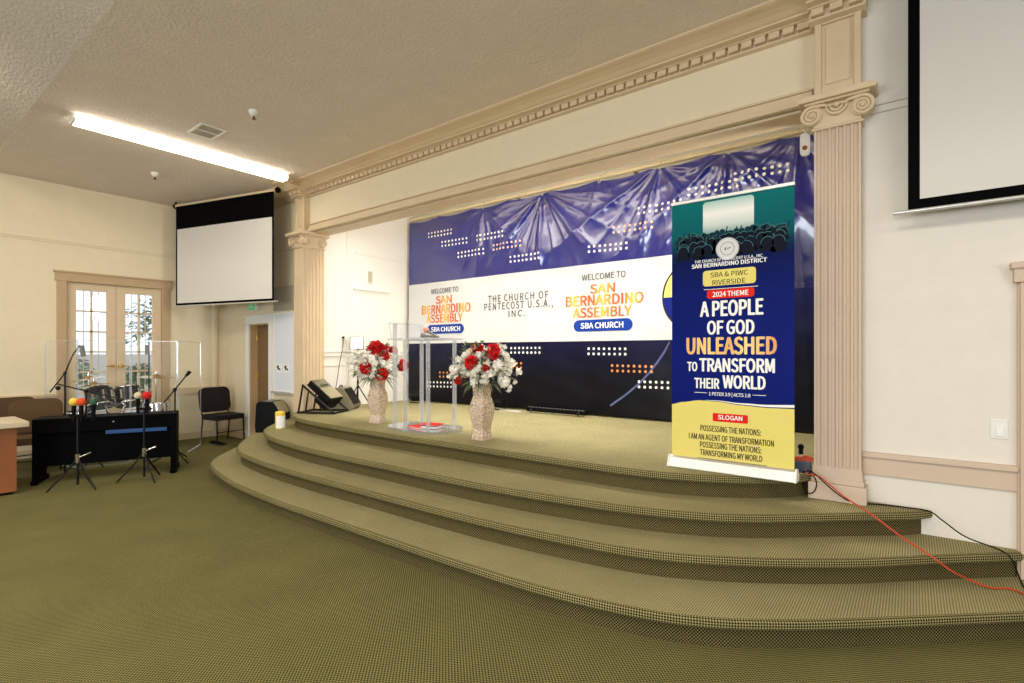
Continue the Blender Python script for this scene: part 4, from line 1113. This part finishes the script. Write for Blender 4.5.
b = MB(); b.prism([(-.04, 0), (.04, 0), (.02, .015), (-.02, .015)], -.2, .2, 'x'); b.build('strip', 'steel', t)
# power block by the right pilaster with orange plug
t = thing('power_strip_box', 'blue-grey power box with orange clips on the stage edge by the right pilaster', 'power box', (-.655, 4.44, ZS), .1)
b = MB(); b.box(-.06, .06, -.05, .05, 0, .085); b.build('case', 'slateblue', t, bevel=.01)
b = MB(); b.prism([(-.08, .085), (.07, .085), (.07, .105), (.02, .12), (-.02, .10), (-.07, .11)], -.04, .04, 'y'); b.build('orange_clips', 'orange', t, bevel=.008)
b = MB(); b.cyl((-.01, 0, .13), (-.01, 0, .18), .016, 10); b.sphere((-.01, 0, .185), .022, 10); b.build('knob', 'black', t)

# cables across the steps
def cable(name, label, pts, r, m):
    b = MB(); b.tube(spline(pts, 7), r, 7); tag(b.build(name, m), label, 'cable')
cable('extension_cord', 'orange extension cord running from the stage edge down over the steps',
      [(-.62, 4.36, ZS+.03), (-.60, 4.31, ZS+.01), at_y(820, 477, 4.29), at_y(842, 495, 4.25), at_z(872, 515, .515), at_z(904, 538.5, .40), at_z(931, 556, .347), at_z(950, 570, .28), at_z(968, 579, .21), at_z(990, 587.5, .178), at_z(1024, 594, .176), (.75, 3.55, .176), (1.3, 3.4, .006), (2.2, 3.2, .006)], .0055, 'orange')
cable('audio_cable', 'thin black cable trailing along the wall foot beyond the right pilaster',
      [(-.64, 4.36, ZS+.01), at_y(812, 472, 4.30), at_y(835, 492, 4.29), at_z(852, 502.5, .511), at_z(862, 503.5, .511), at_z(880, 504.5, .511), (-.03, 4.44, .512), (.09, 4.43, .512), (.16, 4.40, .47), (.27, 4.36, .40), at_z(1000, 550, .345), at_z(1012, 560, .342), (.50, 4.0, .25), (.6, 3.8, .176)], .0045, 'black')
c = at_z(810, 484, .60); b = MB()
b.tube(spline([(c.x+.045*cos(2*pi*k/10)-.0, c.y+.02*sin(2*pi*k/10)-.02, .605+.066*sin(2*pi*k/10)) for k in range(11)], 4), .0045, 6)
tag(b.build('cable_loop', 'black'), 'loop of black cable hanging over the stage edge beside the right pilaster', 'cable')

# ================================================================== LEFT CORNER
# digital piano
px_, py_ = (-8.17+-7.57)/2, (1.39+2.69)/2
ang = atan2(1.30, .60)
t = thing('digital_piano', 'black digital piano with blue gleam painted below its top in front of the drum shield', 'piano', (px_-.20, py_+.09, 0), ang)
# local x along the keyboard, local -y towards the room
hw = .715
b = MB(); b.box(-hw, hw, -.19, .19, .725, .775); b.box(-hw, hw, -.185, -.16, .60, .725); b.box(-hw, hw, .14, .185, .55, .725); b.build('body', 'pianoblack', t, bevel=.006)
b = MB(); b.box(-hw+.06, hw-.06, -.12, -.10, .20, .585); b.build('back_panel', 'pianoblack', t, bevel=.004)
b = MB(); b.box(-.02, hw-.10, -.187, -.175, .555, .60); b.build('blue_gleam_strip', 'blue', t, bevel=.003)  # blue reflection along the slip, put in as a coloured strip
b = MB(); b.box(-hw+.03, hw-.05, -.17, .16, .595, .62); b.build('keybed', 'pianoblack', t)
for x0, x1 in ((-hw, -hw+.05), (hw-.06, hw)):
    b = MB(); b.box(x0, x1, -.19, .16, .05, .76); b.box(x0-.006, x1+.006, -.22, .24, 0, .055); b.build('side_leg', 'pianoblack', t, bevel=.006)
b = MB(); b.tube([(hw-.06, -.02, .58), (hw-.14, .05, .42)], .012, 8); b.tube([(hw-.06, .05, .42), (hw-.14, -.02, .58)], .012, 8); b.build('hardware', 'chrome', t)
b = MB(); b.prism([(0.05, .70), (.065, .70), (.06, .716)], -.1868, -.186, 'y'); b.build('logo_mark', 'p_white', t)
# desk at the picture's left
t = thing('wooden_desk', 'orange wood desk with pale laminate top left of the piano', 'desk', (-7.85, 1.22, 0))
b = MB(); b.box(-.6, 0, -1.3, 0, 0.03, .74); b.build('cabinet', 'wood', t, bevel=.004)
b = MB(); b.box(-.68, .09, -1.38, .09, .74, .80); b.build('worktop', 'woodtop', t, bevel=.008)
b = MB(); b.box(-.56, -.03, -1.27, -.03, 0, .03); b.build('kickboard', 'black', t)

# chairs
def chair(name, label, loc, rz, fab, group):
    t = thing(name, label, 'chair', loc, rz, group)
    b = MB(); b.rbox(-.25, .25, -.24, .24, .41, .49, .05); b.build('seat', fab, t, bevel=.02, seg=3)
    b = MB(); T = Matrix.Translation((0, .22, .48)) @ Matrix.Rotation(radians(-9), 4, 'X')
    b.rbox(-.265, .265, -.03, .03, .04, .47, .10, 0, T, axis='y', n=6); b.build('backrest', fab, t, bevel=.015, seg=3)
    for s in (-1, 1):
        b = MB(); b.tube([(s*.235, -.20, .42), (s*.24, -.22, .0)], .012, 8); b.build('leg', 'blackm', t)
        b = MB(); b.tube([(s*.235, .30, .90), (s*.235, .245, .50), (s*.24, .21, .40), (s*.245, .27, 0)], .012, 8); b.build('leg', 'blackm', t)
    b = MB(); b.tube([(-.235, -.2, .41), (.235, -.2, .41), (.235, .22, .41), (-.235, .22, .41), (-.235, -.2, .41)], .011, 6); b.tube([(-.24, -.21, .2), (.24, -.21, .2)], .008, 6); b.build('seat_frame', 'blackm', t)
    return t
c1 = chair('banquet_chair', 'dark padded chair in the corner left of the brown side door', (-9.54, 4.13, 0), radians(98), 'maroon', None)
c3 = chair('banquet_chair', 'brown upholstered chair behind the left end of the piano, right one of two', (-8.97, 1.60, 0), radians(84), 'brown', 'brown chairs behind the piano')
c4 = clone(c3, 'brown upholstered chair behind the desk, left one of two overlapping backs', (-9.52, 1.49, 0), radians(96), 'brown chairs behind the piano')

# drum shield
sh = thing('drum_shield', 'clear acrylic drum shield panels standing around the drums behind the piano', 'drum shield', (-9.0, 2.4, 0))
pts = [(-9.72, 1.80), (-9.0, 2.0), (-8.80, 2.55), (-8.61, 3.08), (-9.61, 3.79)]
for i in range(4):
    A = Vector((pts[i][0]+9.0, pts[i][1]-2.4, 0)); B_ = Vector((pts[i+1][0]+9.0, pts[i+1][1]-2.4, 0)); dd = B_-A; w = dd.length
    T = Matrix.Translation(A) @ Matrix.Rotation(atan2(dd.y, dd.x), 4, 'Z')
    b = MB(); b.box(.012, w-.012, -.004, .004, .0, 1.73, 0, T); pn = b.build('shield_panel', 'shield', sh)
    b = MB()
    b.box(.0, .014, -.007, .007, .0, 1.73, 0, T); b.box(w-.014, w, -.007, .007, .0, 1.73, 0, T); b.box(.012, w-.012, -.005, .005, 1.722, 1.732, 0, T)
    b.build('panel_edge', 'acrylic_edge', pn)

# drums
def drum(mb, c, r, h, axis, mi_shell, mi_head, mi_hw, n=26):
    T = Matrix.Translation(c) @ Vector(axis).to_track_quat('Z', 'Y').to_matrix().to_4x4()
    mb.lathe([(r, -h/2), (r, h/2)], n, (0, 0, 0), mi_shell, T)
    for z in (-h/2, h/2):
        mb.lathe([(r+.012, z-.012), (r+.012, z+.012), (r-.01, z+.012), (r-.01, z-.012), (r+.012, z-.012)], n, (0, 0, 0), mi_hw, T)
    for k in range(8):
        a = 2*pi*k/8; mb.box(r*cos(a)-.012, r*cos(a)+.012, r*sin(a)-.012, r*sin(a)+.012, -h*.3, h*.3, mi_hw, T)
    mb.lathe([(0, h/2+.004), (r, h/2+.004)], n, (0, 0, 0), mi_head, T)
    mb.lathe([(0, -h/2-.004), (r, -h/2-.004)], n, (0, 0, 0), mi_head, T)
t = thing('bass_drum', 'black bass drum with two mounted toms behind the clear shield', 'drum', (-9.35, 2.52, 0))
b = MB(); drum(b, (0, 0, .29), .28, .42, (1, .0, 0), 0, 1, 2); b.build('shell', ['kitblack', 'kitblack', 'chrome'], t)
for y in (-.17, .17):
    b = MB(); drum(b, (-.05, y, .90), .16, .24, (.45, y*1.2, 1) if False else (-.45, 0, 1), 0, 1, 2); b.build('tom', ['kitblack', 'drumhead', 'chrome'], t)
    b = MB(); b.tube([(0, y*.3, .5), (0, y*.6, .74), (-.02, y, .82)], .013, 8); b.sphere((0, y*.5, .66), .03, 8); b.build('tom_arm', 'chrome', t)
b = MB()
for s in (-1, 1): b.tube([(.1, s*.24, .22), (.2, s*.36, 0)], .010, 8)
b.build('spur', 'chrome', t)
t = thing('floor_tom', 'black floor tom on chrome legs at the left of the drum kit', 'drum', (-9.62, 2.15, 0))
b = MB(); drum(b, (0, 0, .52), .19, .36, (0, 0, 1), 0, 1, 2); b.build('shell', ['kitblack', 'drumhead', 'chrome'], t)
for k in range(3):
    a = 2*pi*k/3; b = MB(); b.tube([(.2*cos(a), .2*sin(a), .55), (.2*cos(a), .2*sin(a), .1), (.23*cos(a), .23*sin(a), 0)], .009, 6); b.build('leg', 'chrome', t)
t = thing('snare_drum', 'chrome snare drum on its stand at the right of the drum kit', 'drum', (-9.35, 3.05, 0))
b = MB(); drum(b, (0, 0, .70), .17, .14, (-.1, 0, 1), 0, 1, 2); b.build('shell', ['chrome', 'drumhead', 'chrome'], t)
b = MB(); b.cyl((0, 0, .12), (0, 0, .6), .014, 8)
for k in range(3):
    a = 2*pi*k/3+.3; b.tube([(0, 0, .58), (.15*cos(a), .15*sin(a), .62), (.16*cos(a), .16*sin(a), .66)], .008, 6)
b.build('stand', 'chrome', t)
for k in range(3):
    a = 2*pi*k/3; b = MB(); b.tube([(0, 0, .3), (.24*cos(a), .24*sin(a), 0.01)], .008, 6); b.build('leg', 'chrome', t)
def cymbal(label, loc, h, r, tilt, az):
    t = thing('cymbal', label, 'cymbal', loc, az, 'cymbals of the drum kit')
    b = MB(); T = Matrix.Translation((0, 0, h)) @ Matrix.Rotation(tilt, 4, 'Y')
    b.lathe([(r, -.02), (r*.6, -.006), (r*.25, .004), (r*.2, .022), (r*.08, .034), (.006, .036)], 32, (0, 0, 0), 0, T); b.build('plate', 'cymbal', t)
    b = MB(); b.cyl((0, 0, .35), (0, 0, h+.08), .010, 8); b.cyl((0, 0, .3), (0, 0, h*.6), .014, 8); b.cyl((0, 0, h+.03), (0, 0, h+.055), .016, 8); b.build('stand_pole', 'chrome', t)
    for k in range(3):
        a = 2*pi*k/3; b = MB(); b.tube([(0, 0, .45), (.12*cos(a), .12*sin(a), .3), (.27*cos(a), .27*sin(a), 0.01)], .009, 6); b.build('leg', 'chrome', t)
p = at_x(156, 376, -9.5)
cymbal('bronze cymbal at the right of the drum kit before the right door leaf', (-9.5, p.y, 0), p.z, .25, radians(4), .4)
p = at_x(89, 378, -9.6)
cymbal('upper of two cymbals at the left of the kit before the left door leaf', (-9.62, p.y, 0), p.z, .23, radians(-9), 1.3)
p = at_x(93, 384, -9.4)
cymbal('lower of two cymbals at the left of the kit before the left door leaf', (-9.36, p.y, 0), p.z, .20, radians(-7), 1.3)

# microphone stands around the kit
def tripod(t, r=.28, h=.28, m='blackm', a0=0):
    for k in range(3):
        a = 2*pi*k/3+a0; b = MB(); b.tube([(0, 0, h), (r*.4*cos(a), r*.4*sin(a), h*.55), (r*cos(a), r*sin(a), .012)], .010, 6); b.build('leg', m, t)
def at_line(u, v, x): return at_x(u, v, x)
# left boom
X0 = -9.2
s0, s1 = at_x(65, 373, X0), at_x(49.7, 392.5, X0); s2 = at_x(73, 354.6, X0); mic = at_x(82.5, 349, X0)
t = thing('microphone_stand', 'tall black boom stand with a silver overhead microphone before the left door leaf', 'microphone stand', (X0, s0.y, 0))
b = MB(); b.cyl((0, 0, .02), (0, 0, s0.z), .012, 8); b.build('pole', 'blackm', t); tripod(t)
b = MB(); q = lambda P: (P.x-X0, P.y-s0.y, P.z)
b.tube([q(s1), q(s0), q(s2), q(at_x(80, 345, X0))], .009, 8); b.sphere(q(s0), .022, 8); b.build('boom', 'blackm', t)
b = MB(); a, c = q(at_x(81.5, 345.5, X0)), q(at_x(83.5, 356.5, X0)); b.cyl(a, c, .030, 12); b.build('microphone', 'grey', t, bevel=.006)
# low boom across
X0 = -8.95
s1, s2 = at_x(56, 383.6, X0), at_x(120.5, 399, X0); pm = at_x(86, 391, X0)
t = thing('microphone_stand', 'black boom stand lying low across the drums from left to right', 'microphone stand', (X0, pm.y, 0))
b = MB(); b.cyl((0, 0, .02), (0, 0, pm.z), .012, 8); b.build('pole', 'blackm', t); tripod(t, a0=.5)
b = MB(); q2 = lambda P: (P.x-X0, P.y-pm.y, P.z); b.tube([q2(s1), q2(pm), q2(s2)], .009, 8); b.sphere(q2(pm), .025, 8); b.sphere(q2(at_x(58, 388, X0)), .03, 8); b.build('boom', 'blackm', t)
# right overhead
X0 = -9.15
pm = at_x(149, 342, X0)
t = thing('microphone_stand', 'upright black stand with a silver microphone before the right door leaf', 'microphone stand', (X0, pm.y, 0))
b = MB(); b.cyl((0, 0, .02), (0, 0, pm.z), .010, 8); b.build('pole', 'blackm', t); tripod(t, a0=.9)
b = MB(); P = at_x(147.3, 345, X0); Q = at_x(147.3, 354.5, X0); b.cyl((0, P.y-pm.y, P.z), (0, Q.y-pm.y, Q.z), .030, 12); b.build('microphone', 'grey', t, bevel=.006)
# right small boom
X0 = -8.35
s1, s2 = at_x(163.5, 403, X0), at_x(186, 376, X0); pm = at_x(175, 389.5, X0)
t = thing('microphone_stand', 'short black boom stand reaching up at the right edge of the drum shield', 'microphone stand', (X0, pm.y+.0, 0))
b = MB(); b.cyl((0, 0, .02), (0, 0, pm.z), .011, 8); b.build('pole', 'blackm', t); tripod(t, .3, .2, a0=.2)
q3 = lambda P: (P.x-X0, P.y-pm.y, P.z)
b = MB(); b.tube([q3(s1), q3(pm), q3(s2)], .010, 8); b.sphere(q3(pm), .028, 8); b.build('boom', 'blackm', t)
b = MB(); b.cyl(q3(s2), q3(at_x(190, 371.5, X0)), .018, 10, r1=.026); b.build('microphone', 'black', t)
# two stands in front of the piano carrying foam-headed microphones
def mic_cluster(label, loc, a0, heads, zt):
    t = thing('microphone_stand', label, 'microphone stand', (loc[0], loc[1], 0))
    b = MB(); b.cyl((0, 0, .05), (0, 0, zt-.16), .013, 8); b.build('pole', 'blackm', t); tripod(t, .27, .36, a0=a0)
    b = MB(); b.cyl((0, 0, .30), (0, 0, .40), .026, 10); b.build('clutch', 'chrome', t)
    b = MB(); b.tube([(0, 0, .36), (.03, .05, .38), (.05, .11, .41)], .009, 6); b.build('brace', 'chrome', t)
    vx = Vector((CS, SN, 0))
    b = MB(); b.tube([tuple(vx*-.09+Vector((0, 0, zt-.16))), tuple(vx*.09+Vector((0, 0, zt-.16)))], .016, 8); b.build('holder_bar', 'black', t)
    for lab, dx, dy, dz, m, r in heads:
        p = vx*dx+Vector((0, dy, 0))
        h = thing('microphone', lab, 'microphone', (loc[0]+p.x, loc[1]+p.y, zt+dz), 0, 'foam-headed microphones in the piano stands')
        b = MB(); b.tube([(0, 0, -.22), (0, 0, -.03)], [.017, .024], 10); b.build('body', 'black', h)
        b = MB(); b.sphere((0, 0, 0), r, 16); b.build('windscreen', m, h)
def zat(u, v, x, y): return CAM+(HOR-v)/520*(-SN*x+CS*y)
z1_ = zat(77, 402, -7.58, 1.69)
mic_cluster('tripod stand holding yellow, orange and green foam microphones before the piano', (-7.58, 1.69), .4,
  [('microphone with yellow foam head above the left part of the piano', -.045, 0, 0, 'foamy', .047), ('microphone with orange-red foam head beside the yellow one', .04, 0, 0, 'foamo', .047), ('microphone with dark green foam head behind the orange one', .055, .10, -.005, 'foamg', .040)], z1_)
z2_ = zat(143, 395.5, -7.42, 2.29)
mic_cluster('tripod stand holding cream and red foam microphones before the right half of the piano', (-7.42, 2.29), .1,
  [('microphone with cream foam head left of the red one', -.075, .0, .0, 'foamc', .042), ('microphone with red foam head above the right part of the piano', .035, 0, 0, 'foamr', .050)], z2_)
# cable heap by the shield
b = MB(); rnd = random.Random(5)
P = []
for k in range(26):
    a = k*1.1; P.append((-9.55+.16*cos(a)+.01*k, 3.98+.07*sin(a), .014+.004*(k % 3)))
b.tube(spline(P, 4), .007, 6)
tag(b.build('coiled_cable', 'black'), 'coil of black cable on the carpet at the far end of the drum shield', 'cable')

# ================================================================== OUTSIDE THE FRENCH DOORS
b = MB(); b.box(-40, XL-.2, -20, 25, -.05, 0); struct(b.build('ground_outside', 'concrete'))
b = MB(); b.box(-19.2, -19, -15, 20, 0, 1.5); struct(b.build('wall_outside', 'fence'))
rnd = random.Random(11)
for x, y, h, lab in ((-16.5, 3.0, 2.3, 'slim tree outside the left glass door leaf'), (-17.5, 5.6, 3.2, 'taller tree outside the right glass door leaf'), (-15.5, 4.7, 1.3, 'low bush outside between the two glass door leaves'),
                     (-14.2, 3.0, 1.5, 'bush outside low behind the left glass door leaf'), (-14.6, 6.3, 1.7, 'bush outside low behind the right glass door leaf')):
    t = thing('garden_tree', lab, 'tree', (x, y, 0))
    b = MB(); b.tube([(0, 0, 0), (.05, .03, h*.4), (0, .05, h*.75)], [.07, .05, .03], 8); b.build('trunk', 'bark', t)
    b = MB()
    for k in range(420):
        a, e, R = rnd.uniform(0, 2*pi), rnd.uniform(-.6, 1.5), rnd.uniform(.2, .75)*h*.36
        p = Vector((cos(a)*cos(e)*R, sin(a)*cos(e)*R, h*.68+sin(e)*R*1.1)); leaf_mesh(b, p, (cos(a), sin(a), rnd.uniform(-.5, .8)), .16, .045)
    b.build('crown', 'bush', t)

# ================================================================== LIGHT
W = bpy.data.worlds.new('sky'); SC.world = W; W.use_nodes = True
bg = W.node_tree.nodes['Background']; bg.inputs[0].default_value = (.80, .90, 1.0, 1); bg.inputs[1].default_value = 1.5

def area(name, loc, target, sx, sy, power, c=(1, .93, .80), spread=180):
    l = bpy.data.lights.new(name, 'AREA'); l.shape = 'RECTANGLE'; l.size = sx; l.size_y = sy; l.energy = power; l.color = c; l.spread = radians(spread)
    o = bpy.data.objects.new(name, l); COL.objects.link(o); o.location = loc
    o.rotation_euler = (Vector(target)-Vector(loc)).to_track_quat('-Z', 'Y').to_euler()
    return o
WARM = (1, .93, .81); NEUT = (1, .95, .88); DAY = (.86, .93, 1)
# more strip lights over the seats, out of the frame
for x in (-7.2, -4.0, -.9, 2.2): area('unseen_strip_light', (x, .2, 4.45), (x, .2, 0), .2, 2.2, 90, WARM)  # leftmost one added to brighten the left wall
for x in (-7.2, -4.0, -.9, 2.2): area('unseen_strip_light', (x, -3.5, 6.1), (x, -3.5, 0), .3, 2.4, 80, WARM)
# unseen daylight fill added behind the camera and at the right side
area('back_day_fill', (-2.5, -8.8, 2.0), (-3.5, 1, 5.0), 7, 3.0, 760, DAY)
area('side_day_fill', (5.8, -1.0, 2.0), (-2, 3, 3.6), 4, 2.6, 200, DAY)
# unseen lamps behind the head of the opening, and a flood from the stage's right side
area('banner_sheen_light', (-4.0, 4.80, 3.85), (-4.0, 6.5, 2.0), 5.4, .5, 25, NEUT, 112)  # added for its reflection in the banner's folds
area('stage_floor_fill', (-4.0, 5.05, 4.34), (-4.0, 4.8, 0), 5.4, .5, 115, NEUT, 110)  # added to brighten the stage floor and steps
area('stage_flood', (.3, 4.98, 3.0), (-7.5, 5.5, 2.3), .6, .8, 34, NEUT, 70)

SC.cycles.transparent_max_bounces = 40
SC.view_settings.view_transform = 'Standard'; SC.view_settings.look = 'None'
SC.view_settings.gamma = 1; SC.view_settings.use_curve_mapping = False
SC.view_settings.exposure = 0.12
